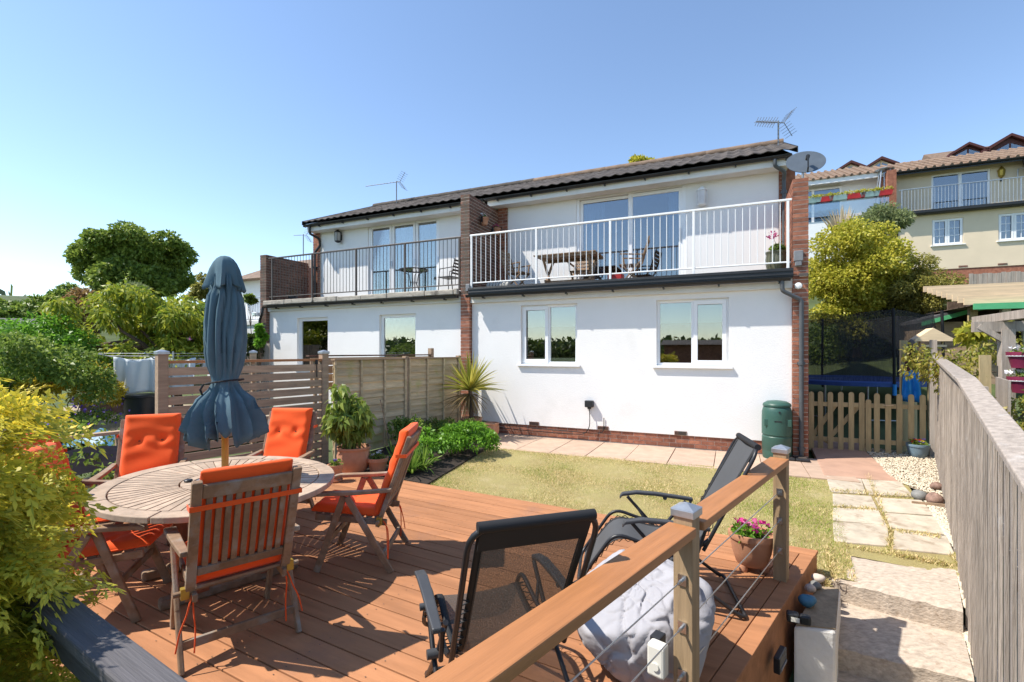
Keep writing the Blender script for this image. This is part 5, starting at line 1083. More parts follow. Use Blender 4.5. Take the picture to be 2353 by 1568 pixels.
def flowers(t, z, r, mt, n=14, size=.03, leaf='lf_mid', h=.10, nl=260, up=.3):
    c = [(np.array([RNG.uniform(-.6,.6)*r, RNG.uniform(-.6,.6)*r, z+h*RNG.uniform(.2,.6)]), np.array([r*.55,r*.55,h*.5])) for _ in range(7)]
    foliage('leaves', c, nl, .045, .022, leaf, t, droop=.1)
    P, D = [], []
    for k in range(n):
        q = np.array([RNG.uniform(-.75,.75)*r, RNG.uniform(-.75,.75)*r, z+h*RNG.uniform(.7,1.2)]); nrm = unit(np.array([RNG.normal()*.4, -.4+RNG.normal()*.3, 1.0])); a_ = unit(np.cross(nrm,[.3,1,.2])); b_ = np.cross(nrm,a_)
        for m in range(5): an = m*1.2566; P.append(q); D.append(a_*math.cos(an)+b_*math.sin(an)+nrm*.25)
    link('blossoms', leaf_mesh('blossoms', np.array(P), np.array(D), size, size*.9, mt, fold=.05), t)
p = at(1727,1307,0); t, z = pot('terracotta bowl on feet with pink petunias by the end post', p, .172, .255, style='bowl', feet=True); flowers(t, z, .15, 'petal_mag', 7, .04, 'lf_bright'); flowers(t, z, .1, 'petal_pink', 4, .045, nl=60)
p = at(2109,1052,-.085); t, z = pot('small blue-grey bowl of mixed flowers on the gravel by the pickets', p, .165, .24, 'blue_pot', 'bowl'); flowers(t, z, .12, 'petal_red', 6, .03); flowers(t, z, .12, 'petal_yellow', 5, .028, nl=50); flowers(t, z, .12, 'petal_purple', 5, .028, nl=30)
p = at(813,1086,0); big, zb = pot('large rounded terracotta pot holding the tall leafy plant', p, .235, .38, style='round')
p = at(868,1086,0); t, z = pot('medium terracotta pot with white petunia beside the large pot', p, .155, .22); flowers(t, z, .12, 'petal_white', 5, .04, nl=200)
p = at(770,1107,0); t, z = pot('small terracotta pot in a saucer behind the right end of the table', p, .105, .21, saucer=True); flowers(t, z, .09, 'petal_purple', 4, .025, nl=160)
# tall leafy plant in the large pot: a thing of its own
def stems(t, tops, r, mt='bark', base=(0,0,0), seed=2):
    m = MB(); limbs(m, base, tops, r, seed, .2); m.build('stem', mt, t, smooth=60)
p = big.location; tp = thing('potted_shrub', 'tall leafy plant with large drooping leaves in the large pot', 'plant', (p.x,p.y,zb), 0); cl = []
for k in range(20): a = RNG.uniform(0,6.28); z = RNG.uniform(.22,.93); rr = RNG.uniform(.05,.27)*(1.15-.5*abs(z-.5)); cl.append((np.array([rr*math.cos(a), rr*math.sin(a), z]), np.array([.11,.11,.09])))
stems(tp, [c for c, _ in cl[:9]], .02); split_leaves(foliage('leaves', cl, 1150, .125, .062, 'lf_angel', tp, droop=1.3, out=.9, bend=.35), 300)
# cordyline by the house wall
cp_ = Vector(far(1083,986,10.05)); cpot, zc = pot('wide terracotta pot holding the spiky cordyline', (cp_.x,cp_.y,.02), .22, .36, style='flower'); co = thing('cordyline', 'spiky yellow-green cordyline in its pot by the white wall', 'plant', (cp_.x,cp_.y,.02+zc), 0)
MB().tube([(0,0,-.05),(.01,0,.3),(-.03,.01,.62)], [.05,.045,.04], 9).build('trunk','bark',co,smooth=60)
def blades(n, c, L, W, mt, par, name, el0, el1, bend, rad=.02, single=False):
    V, Q = [], []; ns_ = 6
    for i in range(n):
        az = RNG.uniform(0,6.283); el = R(RNG.uniform(el0,el1)); l = L*RNG.uniform(.75,1.1); d = np.array([math.cos(az)*math.cos(el), math.sin(az)*math.cos(el), math.sin(el)]); s = np.array([-math.sin(az), math.cos(az), 0]); ro = RNG.normal()*.8; s = s*math.cos(ro) + np.cross(d, s)*math.sin(ro); b = bend*RNG.uniform(.4,1.3)
        st = len(V); p0 = np.array(c)+d*rad
        for j in range(ns_+1):
            t = j/ns_; w = W*.5*(.55+.45*min(1,t*4))*(1-t**2.6) ; q = p0 + d*l*t - np.array([0,0,1])*b*l*t*t*math.cos(el); V += [q - s*w, q + s*w]
        for j in range(ns_): Q.append((st+2*j, st+2*j+1, st+2*j+3, st+2*j+2))
        if single: link(name, fastmesh(name, np.array(V), np.array(Q), mt), par); V, Q = [], []
    if single: return
    return link(name, fastmesh(name, np.array(V), np.array(Q), mt), par)
blades(125, (-.03,.01,.62), .80, .042, 'lf_cord', co, 'leaf', 5, 88, .25, single=True); blades(40, (-.03,.01,.55), .62, .03, 'lf_dead', co, 'dead_leaf', -45, 0, .5, single=True); blades(28, (-.03,.01,.52), .5, .022, 'lf_dead', co, 'dead_leaf', -88, -60, .1, single=True)
p = far(1128,1000,9.85); pot('empty terracotta pot to the right of the cordyline', (p.x,p.y,.0), .17, .30, style='round', soil=True)
t = MB(); n = 40; t.tube([(.14*math.cos(i*.5)*(1+.05*math.sin(i)), .14*math.sin(i*.5), .18+.10*math.sin(i*.23)) for i in range(n)], .011, 6); o = t.build('garden_hose','hose_green',None,smooth=60,loc=far(1112,985,10.3)*1); o.location.z = .0; tag(o, 'coiled dark green hose behind the pots at the wall', 'hose')
# planting bed: earth and plants
bd = [Vector((-2.9,7.55)), Vector((-1.15,6.55)), Vector((-.45,9.05)), Vector((-.75,10.75)), Vector((-1.35,10.55))]
MB().poly(bd, -.3, [.0,-.045,-.045,.03,.06]).build('flower_bed','soil')['kind'] = 'structure'
def plant(name, label, p, clumps, n, L, W, leaf, droop=.2, bend=.15, cat='plant', stem_n=6, group=None, shell=.4):
    t = thing(name, label, cat, p, 0, group); stems(t, [c for c, _ in clumps[:stem_n]], .012); foliage('leaves', clumps, n, L, W, leaf, t, droop=droop, bend=bend, shell=shell); return t
def dome(r, h, k, cr): return [(np.array([math.cos(a)*q*r, math.sin(a)*q*r, h*(.35+.6*math.sqrt(max(0,1-q*q)))*RNG.uniform(.75,1.05)]), np.array([cr,cr,cr*.8])) for a, q in [(RNG.uniform(0,6.28), math.sqrt(RNG.uniform(0,1))) for _ in range(k)]]
plant('sedum_bush', 'dense bright green bush at the edge of the lawn', (-.86,8.55,-.04), dome(.55,.46,26,.15), 3800, .075, .032, 'lf_bright', droop=-.2)
plant('low_shrub', 'low blue-green shrub at the foot of the lap fence', (-1.22,9.6,.0), dome(.60,.40,20,.15), 2600, .05, .03, 'lf_mid')
plant('low_shrub', 'dark green shrub under the lap fence behind the chair', (-1.85,8.55,.0), dome(.45,.50,16,.14), 1600, .06, .035, 'lf_mid')
plant('rose_bush', 'small rose bush with yellow-green leaves in the bed', (-1.45,7.75,-.02), dome(.32,.52,9,.13), 420, .075, .05, 'lf_bright')
t = thing('day_lily', 'clump of arching strap leaves beside the corner of the deck', 'plant', (-1.55,7.12,-.03)); 
for dx, dy in ((0,0),(.22,.05),(-.16,.12),(.1,-.12)): blades(46, (dx,dy,0), .52, .028, 'lf_grassbed', t, 'leaf', 35, 80, .75, .03, single=True)
t = thing('garden_cane', 'thin dark cane leaning against the lap fence', 'cane', at(890,1060,0)); MB().tube([(.1,0,.0),(-.18,.25,.95)], .008, 6).build('shaft','bark',t)
# ---------------------------------------------------------------- balcony furniture
def bal(s, d): return hw(s, d, 3.101)
def folding_chair(label, s, d, rz, sc=1.0, group='wooden chairs on the white balcony'):
    t = thing('folding_chair', label, 'chair', bal(s,d), rz-TH, group)
    for x in (-.22,.22):
        MB().bar((x,.24,.0),(x,-.20,.52),.024,.04,up=(1,0,0)).bar((x,-.20,.50),(x,-.36,1.0),.024,.04,up=(1,0,0)).build('back_leg','teak',t); MB().bar((x*.86,-.28,.0),(x*.86,.20,.45),.024,.04,up=(1,0,0)).build('leg','teak',t)
        MB().bar((x*1.1,-.25,.63),(x*1.1,.22,.66),.045,.022).bar((x*1.05,.15,.45),(x*1.05,.18,.65),.024,.03,up=(1,0,0)).build('arm','teak',t)
    for k in range(6): y = -.18+.072*k; MB().box(-.20,.20,y,y+.06,.44,.458).build('seat_slat','teak',t)
    for k in range(6): f = k/5; MB().bar((-.20,-.235-.11*f,.56+.40*f),(.20,-.235-.11*f,.56+.40*f),.014,.06,up=(0,-.3,1)).build('back_slat','teak',t)
folding_chair('folding wooden chair at the left end of the balcony table', .95, .75, R(-95)); folding_chair('folding wooden chair at the right end of the balcony table', 3.55, .78, R(98)); folding_chair('folding wooden chair behind the balcony table', 2.35, 1.16, R(180))
t = thing('balcony_table', 'rectangular slatted wooden table on the white balcony', 'table', bal(2.25,.62), -TH)
for k in range(11): x = -.66+.125*k; MB().box(x-.055,x+.055,-.36,.36,.715,.735).build('slat','teak',t)
MB().box(-.66,.66,-.33,-.30,.66,.714).box(-.66,.66,.30,.33,.66,.714).build('apron','teak',t)
for x in (-.5,.5):
    for s in (-1,1): MB().bar((x,-.30*s,.0),(x+.02*s,.30*s,.70),.03,.05,up=(1,0,0)).build('leg','teak',t)
    MB().box(x-.02,x+.02,-.2,.2,.17,.21).build('stretcher','teak',t)
for z in (.19,): MB().box(-.48,.48,-.02,.02,z-.02,z+.02).build('stretcher','teak',t)
t = MB().box(-.16,.16,-.14,.14,0,.34).build('storage_tub','red_box',None,bevel=.02,loc=bal(3.15,1.1),rotz=-TH); tag(t,'small red striped tub by the balcony chair','tub')
t = thing('rolled_cushion', 'rolled striped grey cushion on the balcony floor', 'cushion', bal(.62,.42), -TH)
for k in range(7): MB().lathe([(.02,0),(.085,.01),(.098,.04),(.085,.07),(.02,.08)], 14).build('roll','grey_cushion',t,smooth=50,loc=(-.28+.08*k,0,.14)).rotation_euler = (0,R(90),0)
def wallpot(label, s, d, z, mt):
    t, zz = pot(label, hw(s,d,z), .10, .17, group='flower pots on the party wall'); flowers(t, zz, .08, mt, 5, .035, nl=60); MB().box(-.12,-.09,-.02,.02,.05,.18).build('hook','black_paint',t)
wallpot('terracotta pot of white flowers hanging on the party wall', .21, .52, 4.70, 'petal_white'); wallpot('terracotta pot of magenta flowers on the party wall near the pier', .21, 1.15, 4.60, 'petal_mag')
t, z = pot('tall striped olive pot at the right end of the balcony', bal(6.18,.28), .17, .42, 'olive_pot', 'round', group=None)
g = thing('geranium', 'pink geranium in the olive pot at the balcony end', 'plant', hw(6.18,.28,3.101+z)); plant_c = dome(.12,.2,7,.06); stems(g, [c for c,_ in plant_c[:5]]+[(-.06,0,.34)], .008); foliage('leaves', plant_c, 200, .06, .055, 'lf_mid', g)
P = unit(RNG.normal(size=(60,3)))*np.array([.08,.07,.06])*RNG.uniform(.5,1,(60,1)) + np.array([-.07,0,.36]); link('blossoms', leaf_mesh('blossoms', P, unit(P-np.array([-.07,0,.36]))+RNG.normal(size=P.shape)*.3, .035, .03, 'petal_pink'), g)
# black metal table and chairs of the neighbour
t = thing('bistro_table', 'round black metal table on the neighbour\'s balcony', 'table', hw(-1.98,.78,3.121), -TH); n = 32
MB().tube([(.36*math.cos(2*math.pi*i/n),.36*math.sin(2*math.pi*i/n),.72) for i in range(n)], .016, 6, closed=True).build('rim','black_paint',t,smooth=60); MB().lathe([(.001,.722),(.35,.722),(.35,.728),(.001,.728)], n).build('glass_top','glass',t)
for k in range(4): a = k*math.pi/2+.4; c,s = math.cos(a), math.sin(a); MB().tube([(.33*c,.33*s,.71),(.12*c,.12*s,.60),(.08*c,.08*s,.36),(.14*c,.14*s,.18),(.30*c,.30*s,0)], .011, 6).build('leg','black_paint',t,smooth=60)
MB().tube([(.10*math.cos(2*math.pi*i/16),.10*math.sin(2*math.pi*i/16),.40) for i in range(16)], .008, 5, closed=True).build('brace_ring','black_paint',t)
t = thing('bistro_chair', 'black ornate metal chair beside the round black table', 'chair', hw(-.85,.70,3.121), R(85)-TH)
for x in (-.2,.2): MB().tube([(x,.2,0),(x,.18,.44),(x,-.2,.44),(x,-.30,.86)], .012, 6).tube([(x,-.24,0),(x,-.2,.44)], .012, 6).tube([(x,-.25,.66),(x,.15,.64),(x,.18,.44)], .011, 6).build('frame','black_paint',t,smooth=60)
MB().box(-.21,.21,-.2,.2,.43,.45).build('seat','black_paint',t)
for k in range(5): MB().bar((-.19,-.21-.02*k,.52+.075*k),(.19,-.21-.02*k,.52+.075*k),.006,.045,up=(0,-.25,1)).build('back_strip','black_paint',t)
t, z = pot('dark pot with a dry plant behind the dark railing', hw(-5.95,.5,3.121), .13, .2, 'plastic_dark', group=None); foliage('leaves', [(np.array([0,0,z+.12]), np.array([.1,.1,.12]))], 90, .07, .02, 'lf_dead', t)
# ---------------------------------------------------------------- golden conifer in the foreground
def spray(seed):
    """one flat feathery spray of scale leaves; x along its axis"""
    g = np.random.default_rng(seed); V, T = [], []
    def leaflet(p, d, l, w, t):
        s = np.array([-d[1], d[0], 0])*w; V.extend([p - s*.5, p + d*l*.5 - s, p + d*l, p + d*l*.5 + s]); T.extend([t, t, min(1,t+.3), t])
    def twig(p, an, l, t0, depth):
        d = np.array([math.cos(an), math.sin(an), g.normal()*.12]); m = max(2, int(l/.125))
        for j in range(m):
            q = (j+.5)/m; pp = p + d*l*q
            for sg in (-1, 1):
                if g.random() < .2: continue
                a2 = an + sg*R(38+g.normal()*8)
                if depth: twig(pp, a2, l*.46*(1-q*.65)*g.uniform(.7,1.2), t0+.4*q, 0)
                else: leaflet(pp, np.array([math.cos(a2), math.sin(a2), g.normal()*.2]), .115*(1-.35*q), .030, min(1,t0+.45*q))
        leaflet(p + d*l*.8, d, .15, .024, min(1,t0+.5)); leaflet(p + d*l*.35, d, .2, .013, t0*.5)
    twig(np.zeros(3), 0, .92, .0, 1)
    return np.array(V), np.array(T)
SP = [spray(k) for k in range(6)]
con = thing('golden_conifer', 'golden yellow conifer with feathery sprays in the near left corner', 'conifer', (-1.86,1.42,-.35)); cm = MB(); cm.tube([(0,0,0),(.02,0,.9),(0,0,1.9)], [.05,.04,.01], 8); cm.build('trunk','bark',con,smooth=60)
VV, TT = [], []; NBR = 170
for b in range(NBR):
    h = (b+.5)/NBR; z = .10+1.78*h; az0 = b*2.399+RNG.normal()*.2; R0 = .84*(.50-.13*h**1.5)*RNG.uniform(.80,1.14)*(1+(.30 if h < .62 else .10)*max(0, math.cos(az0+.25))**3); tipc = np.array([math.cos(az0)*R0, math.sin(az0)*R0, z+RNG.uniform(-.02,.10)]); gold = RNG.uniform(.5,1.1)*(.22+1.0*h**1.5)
    for k in range(15):
        back = RNG.uniform(0,.26)*(RNG.random()**.7); c = tipc*np.array([1-back/max(R0,.1),1-back/max(R0,.1),1]) + RNG.normal(size=3)*np.array([.045,.045,.05]); az = az0+RNG.normal()*.55; el = R(RNG.uniform(-25,48)+(25 if h > .9 else 0)); L = RNG.uniform(.14,.26)
        d = np.array([math.cos(az)*math.cos(el), math.sin(az)*math.cos(el), math.sin(el)]); s = np.array([-math.sin(az), math.cos(az), 0]); roll = RNG.normal()*.9; nrm = np.cross(d, s); s2 = s*math.cos(roll)+nrm*math.sin(roll); n2 = np.cross(d, s2); SV, ST = SP[RNG.integers(6)]
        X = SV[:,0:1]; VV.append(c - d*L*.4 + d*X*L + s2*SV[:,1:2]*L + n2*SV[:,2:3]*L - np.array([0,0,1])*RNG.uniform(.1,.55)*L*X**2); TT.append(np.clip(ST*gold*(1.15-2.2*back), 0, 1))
VV = np.concatenate(VV); QQ = np.arange(len(VV)).reshape(-1,4)
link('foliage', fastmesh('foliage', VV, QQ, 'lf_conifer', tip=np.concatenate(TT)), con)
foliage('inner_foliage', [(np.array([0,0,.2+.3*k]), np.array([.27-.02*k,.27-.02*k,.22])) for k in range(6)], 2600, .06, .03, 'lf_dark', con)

# ---------------------------------------------------------------- gardens on the left
ter = [Vector((-11.5,9.2)), Vector((-4.9,9.6)), Vector((-3.4,12.2)), Vector((-11.5,13.5))]
sheet('gravel_terrace', ter, 'gravel_bed', 20, 0, .02, zfn=lambda x, y: .05+.26*min(1,max(0,(y-9.3)/1.6)))['kind'] = 'structure'
# rotary airer with sheets
ap = far(398,905,10.6); ar = thing('rotary_airer', 'grey rotary clothes airer standing behind the slat screen', 'airer', (ap.x,ap.y,.3), .3); MB().tube([(0,0,-.2),(0,0,1.45)], .02, 8).build('pole','galv',ar)
for k in range(4): a = k*math.pi/2; MB().tube([(0,0,1.05),(1.45*math.cos(a),1.45*math.sin(a),1.42)], .012, 6).build('arm','galv',ar)
for r in (.6,.9,1.2,1.42): MB().tube([(r*math.cos(k*math.pi/2),r*math.sin(k*math.pi/2),1.06+.36*r/1.45) for k in range(4)], .004, 4, closed=True).build('line','white_metal',ar)
def sheet_cloth(name, label, x0, x1, ytop, ybot, Y, ph, mt='sheet', dY=0):
    a, b = far(x0,ytop,Y), far(x1,ytop,Y+dY); hb = (ybot-ytop)*Y/FPX; c = a.lerp(b,.5); m = MB(); nu_, nv_ = 28, 14
    def fn(i, j):
        u, v = i/(nu_-1), j/(nv_-1); p = a.lerp(b, u) - c; sag = .07*math.sin(math.pi*u)**2*(1-v); f = .05*(.3+v)*math.sin(u*9+ph) + .02*math.sin(u*23+ph*2+v*2); return (p.x*(1-.04*v*math.sin(ph)) , p.y+f, p.z - v*hb - sag*(1-.6*v) - .03*math.sin(u*5+ph)*v)
    m.grid(None, nu_, nv_, fn); o = m.build(name, mt, None, smooth=80, solid=.003, loc=c); return tag(o, label, 'laundry', 'sheets on the airer')
sheet_cloth('bed_sheet', 'pale blue-white sheet hanging left of the capped screen post', 258, 362, 820, 907, 9.9, 1.0, dY=.3); sheet_cloth('bed_sheet', 'white sheet showing through the top of the slat screen', 385, 450, 822, 905, 10.6, 2.2); sheet_cloth('towel', 'small white towel on the airer behind the parasol', 452, 492, 820, 850, 11.2, .4)
p = far(322,940,10.2); t = thing('rubbish_bin', 'black plastic tub standing under the hanging sheet', 'bin', (p.x,p.y,.28), .2); MB().lathe([(.24,0),(.30,.5),(.33,.51),(.33,.56),(.29,.57)], 24).build('body','plastic_dark',t,smooth=40)
for dx in (-1.0,): 
    p = far(285,930,11.2); t = MB().box(-.9,.9,-.06,.06,-.3,.22).build('sleeper','brick_dark',None,bevel=.01,loc=(p.x,p.y,.36),rotz=.1); tag(t,'dark timber sleeper edging a raised bed by the tub','sleeper')
p = at(238,1015,.15); t = MB(); t.grid(None,14,12,lambda i,j:((i/13-.5)*.9,(j/11-.5)*.6,.22*math.exp(-((i-6.5)/5)**2-((j-5.5)/4)**2)+.03*math.sin(i*1.3+j)+.02*math.cos(j*1.9))); o = t.build('tarpaulin','blue_stone',None,smooth=80,loc=far(232,1022,7.4)); tag(o,'crumpled blue tarpaulin beyond the low rail','tarpaulin')
# shrubs and flowers
plant('hedge_shrub', 'rounded golden-green shrub left of the hanging sheet', far(165,990,9.4), [(c+np.array([0,0,.1]), r) for c, r in dome(.75,1.25,40,.2)], 9000, .06, .03, 'lf_gold', cat='shrub')
plant('hedge_shrub', 'dark green shrub at the left edge behind the conifer', far(35,980,8.2), dome(1.15,1.55,44,.26), 9000, .08, .045, 'lf_mid', cat='shrub')
plant('hedge_shrub', 'bushy green shrub below the cherry at the left', far(70,930,10.5), dome(1.3,1.9,44,.3), 9000, .09, .05, 'lf_bright', cat='shrub')
for (x, y, Y, r, lb) in ((205,950,8.6,.42,'purple flowering plant near the golden-green shrub'),(130,975,7.6,.45,'purple flowering plant nearer the conifer')):
    t = plant('purple_flower', lb, far(x,y+35,Y), dome(r,.34,14,.12), 1300, .05, .03, 'lf_mid'); P = np.array([c+RNG.normal(size=3)*.12+np.array([0,0,.1]) for c, _ in dome(r,.34,70,.1)]); link('blossoms', leaf_mesh('blossoms', P, RNG.normal(size=P.shape)+np.array([0,-.5,.6]), .05, .045, 'petal_purple'), t)
plant('climbing_rose', 'thin leafy stems growing over the low rail', far(170,1075,5.6), [(np.array([RNG.uniform(-.5,.5),RNG.uniform(-.2,.2),RNG.uniform(-.1,.5)]), np.array([.12,.12,.1])) for _ in range(14)], 420, .06, .035, 'lf_mid')
plant('climbing_rose', 'thin leafy stems hanging at the left of the low rail', far(245,1120,5.2), [(np.array([RNG.uniform(-.4,.4),RNG.uniform(-.2,.2),RNG.uniform(-.1,.4)]), np.array([.1,.1,.1])) for _ in range(9)], 220, .06, .035, 'lf_mid')
# cherry with hanging leaves
ct = thing('cherry_tree', 'wide low cherry tree with drooping yellow-green leaves behind the parasol', 'tree', (-8.0,11.6,.3)); cl = []
for k in range(58):
    x = RNG.uniform(-3.5,.75); u = (x+3.5)/4.25; zt = 2.05+.55*math.sin(math.pi*min(1,u*1.05))-.5*(u<.15); cl.append((np.array([x, RNG.uniform(-1.0,1.0), RNG.uniform(1.1,zt) if k % 3 else zt+RNG.uniform(0,.25)]), np.array([1,1,.8])*RNG.uniform(.22,.44)))
m = MB(); m.tube([(0,0,-.2),(-.1,.05,.6),(-.3,0,1.1)],[.13,.11,.09],9); limbs(m, (-.3,0,1.05), [c for c,_ in cl[:22]], .07, 5, .3); m.build('trunk','bark',ct,smooth=60)
foliage('crown', cl, 15000, .15, .060, 'lf_cherry', ct, droop=.85, out=.8, bend=.2, shell=.15)
# trees in the distance
def tree_at(name, label, x0, x1, ytop, ybot, Y, k, n, leaf, L=.3, W=.2, flat=.75, cr=(.25,.36), base_y=None, **kw):
    c = far((x0+x1)/2, (ytop+ybot)/2, Y); rx = (x1-x0)/2*Y/FPX; rz_ = (ybot-ytop)/2*Y/FPX; by = far(0, base_y or ybot+60, Y).z
    return tree(name, label, (c.x,c.y,by), (0,0,c.z-by), (rx*.86,rx*.7,rz_*.9), k, rx*cr[0], rx*cr[1], n, L, W, leaf, trunk_r=rx*.06, flat=flat, **kw)
tree_at('sycamore', 'large round green tree on the skyline left of the parasol', 168, 468, 512, 712, 42, 90, 42000, 'lf_tree', .34, .22, low=-.85, cr=(.11,.22), base_y=790, shell=.3)
tree_at('distant_tree', 'tall pale green bush left of the brown shrub', 85, 215, 638, 800, 24, 36, 15000, 'lf_mid', .22, .1, base_y=850)
tree_at('distant_tree', 'rust-brown feathery shrub below the large tree', 135, 290, 655, 780, 21, 32, 13000, 'lf_rust', .18, .07, base_y=830, cat='shrub')
tree_at('distant_tree', 'grey-green feathery shrub right of the rust-brown one', 250, 370, 650, 770, 22, 26, 11000, 'lf_euc', .18, .06, base_y=830, cat='shrub')
tree_at('distant_tree', 'thin airy tree against the sky beside the parasol top', 430, 500, 625, 720, 30, 16, 2600, 'lf_olive', .25, .13, base_y=830, shell=.2)
tree_at('distant_tree', 'tree at the left edge under the skyline hill', -80, 110, 688, 830, 30, 36, 14000, 'lf_mid', .3, .17, base_y=860)
tree_at('distant_tree', 'yellow-green bush at the left edge below the small roof', -70, 130, 740, 900, 17, 36, 14000, 'lf_bright', .16, .09, base_y=930)
tree_at('distant_tree', 'olive bushes behind the cherry tree', 300, 530, 690, 830, 17, 36, 13000, 'lf_mid', .16, .09, base_y=900)
tree_at('garden_shrub', 'dark conifer hedge between the parasol and the neighbour house', 560, 606, 745, 850, 12.3, 14, 3600, 'lf_dark', .1, .05, base_y=930, cat='shrub'); tree_at('garden_shrub', 'yellow-green shrub at the corner of the neighbour house', 583, 612, 738, 815, 11.6, 10, 1500, 'lf_bright', .1, .06, base_y=900, cat='shrub')
t = plant('hydrangea', 'lilac hydrangea blooms above the slat screen', far(428,830,13), dome(.35,.5,10,.15), 700, .1, .06, 'lf_mid'); P = np.array([c+unit(RNG.normal(size=3))*.12+np.array([0,-.2,.25]) for c,_ in dome(.3,.5,8,.1) for _k in range(26)]); link('blossoms', leaf_mesh('blossoms', P, RNG.normal(size=P.shape), .07, .06, 'petal_lilac'), t)
t = thing('distant_house', 'grey roof of a house at the far left edge', 'house', far(-25,838,27), R(15)); MB().box(-3,3,-2.5,2.5,-2,1.2).build('wall','cream_wall',t); MB().prof([(-2.9,1.1),(0,2.6),(2.9,1.1)],'x',-3.3,3.3).build('roof','rail_grey',t)
# ---------------------------------------------------------------- next house down the terrace on the left
T3 = thing('terraced_house', 'next house down the row with grey railing beyond the dark brick wall', 'house', (HO.x,HO.y,0), -TH)
panel(-13.5,-8.6,-.6,2.75,3.0,3.2,[(-9.9,-9.3,1.5,2.3)]).build('lower_wall','white_wall',T3); window(T3,-9.9,-9.3,1.5,2.3,3.05,split=[-9.6],glass='glass')
MB().box(-13.5,-8.6,2.95,4.6,2.75,2.9).build('balcony_floor','soffit_white',T3); railing(T3,-13.4,-8.6,3.0,3.75,2.95,[-13.2,-11.7,-10.2,-8.7],10,'galv'); panel(-13.5,-8.6,2.9,4.75,4.5,4.7).build('upper_wall','white_wall',T3)
rf3 = MB().prof([(4.0,4.72),(7.0,6.0),(10,4.72)],'x',-13.8,-8.4).build('roof','tile_red',T3); MB().box(-9.35,-8.95,6.7,7.1,5.6,6.5).build('chimney','brick_dark',rf3)
MB().box(-13.5,-8.62,4.7,9.8,-.6,4.75).build('rear_wall','white_wall',T3)
for x, zt, lb in ((-8.6,4.2,'narrow brown brick wall of the next house on the left'),(-7.55,4.55,'brown brick wall just beyond the dark end wall')):
    t = thing('end_wall', lb, 'brick wall', hw(x,0,0), -TH); y0, y1 = (2.9,4.6) if x < -8 else (1.2,3.6); MB().box(.008,.23,y0+.008,y1,-.5,zt-.01).build('mortar','mortar_dark',t)
    for c in range(int((zt+.5)/.075)):
        for i in range(1): inst('brick', brick_me(.235,.10 if c%2 else .21,.065,'brick_dark'), t, (.119,y0+(.05 if c%2 else .105),-.5+.075*c+.033))
lf3 = thing('garden_fence','grey fence panel beside the corner of the neighbour house','fence',far(582,805,12.5),-TH); lf3.location.z = .2
for k in range(8): MB().box(-.6+.15*k,-.46+.15*k,0,.02,0,1.75).build('board','fence_grey',lf3)
tree_at('garden_shrub','flowering climber at the corner of the next house', 562, 590, 670, 715, 14.5, 8, 900, 'lf_mid', .1, .06, base_y=800, cat='shrub')

# ---------------------------------------------------------------- houses up the hill on the right
C2 = Vector((18.29,23.0))
def f2(x, y, d, O=C2):
    k = (x-CX)/FPX; A = O + HN*d; s = (k*A.y-A.x)/(HU.x-k*HU.y); p = A + HU*s; return s, CAMH+(HY-y)*p.y/FPX
Z4 = lambda a, b, d: f2(1715.7+.3127*a, 245.1+.3127*b, d)
CH = thing('hill_house', 'cream house with balcony up the hill behind the shrubs', 'house', (C2.x,C2.y,0), -TH); XE = 8.0
sl, zf = Z4(1640,765,0); zb = Z4(1640,1185,.1)[1]; zr = Z4(1640,562,.05)[1]; zrb = Z4(1640,745,.05)[1]; ze = Z4(1640,425,1.0)[1]
w1 = [Z4(1362,835,.1), Z4(1592,1008,.1)]; w2_ = [Z4(1850,800,.1), Z4(2085,990,.1)]
panel(.1,XE,zb,zf,.1,.3,[(w1[0][0],w1[1][0],w1[1][1],w1[0][1]),(w2_[0][0],w2_[1][0],w1[1][1],w1[0][1])]).build('lower_wall','cream_wall',CH)
for a, b in ((w1[0][0],w1[1][0]),(w2_[0][0],w2_[1][0])): window(CH,a,b,w1[1][1],w1[0][1],.15,split=[(a+b)/2],casement=[True,True],bars=(2,3),glass='glass_door',fr=.05)
MB().box(0,XE,.5,.52,zb,zf).build('room','interior',CH); MB().box(.1,XE,.13,.3,zb-.9,zb).build('plinth','brick',CH)
for s in (Z4(1590,1180,.1)[0], Z4(1880,1165,.1)[0]): MB().box(s-.16,s+.16,.09,.12,zb+.04,zb+.12).build('air_brick','brick_dark',CH)
MB().box(.02,XE,-.15,1.5,zf,zf+.2).build('balcony_floor','black_plastic',CH); half_gutter(.02,XE,-.2,zf+.06,.06,[1,2.5,4],'black_plastic',CH)
railing(CH,.1,XE,.0,zr,zrb,[.2,2.3,4.4,6.5,7.9],16,'galv',r=.009,foot=.15)
d0, d1 = Z4(1357,480,1.5), Z4(1790,455,1.5); dz = d1[1]
panel(.2,XE,zf+.2,ze+.05,1.5,1.7,[(d0[0],d1[0],zf+.25,dz)]).build('upper_wall','cream_wall',CH); f = MB(); ring(f,d0[0],d1[0],zf+.25,dz,1.53,1.6,.08); f.box((d0[0]+d1[0])/2-.06,(d0[0]+d1[0])/2+.06,1.532,1.598,zf+.3,dz-.05); q = f.build('sliding_door','upvc',CH)
for a, b in ((d0[0],(d0[0]+d1[0])/2),((d0[0]+d1[0])/2,d1[0])): MB().box(a+.06,b-.06,1.56,1.57,zf+.3,dz-.06).build('pane','glass_door',q)
MB().box(.2,XE,2.6,2.62,zf,ze).build('upper_room','interior',CH)
bwl = MB().box(-.35,.0,.0,1.5,zb-1,ze-.1).build('side_wall','brick',CH)
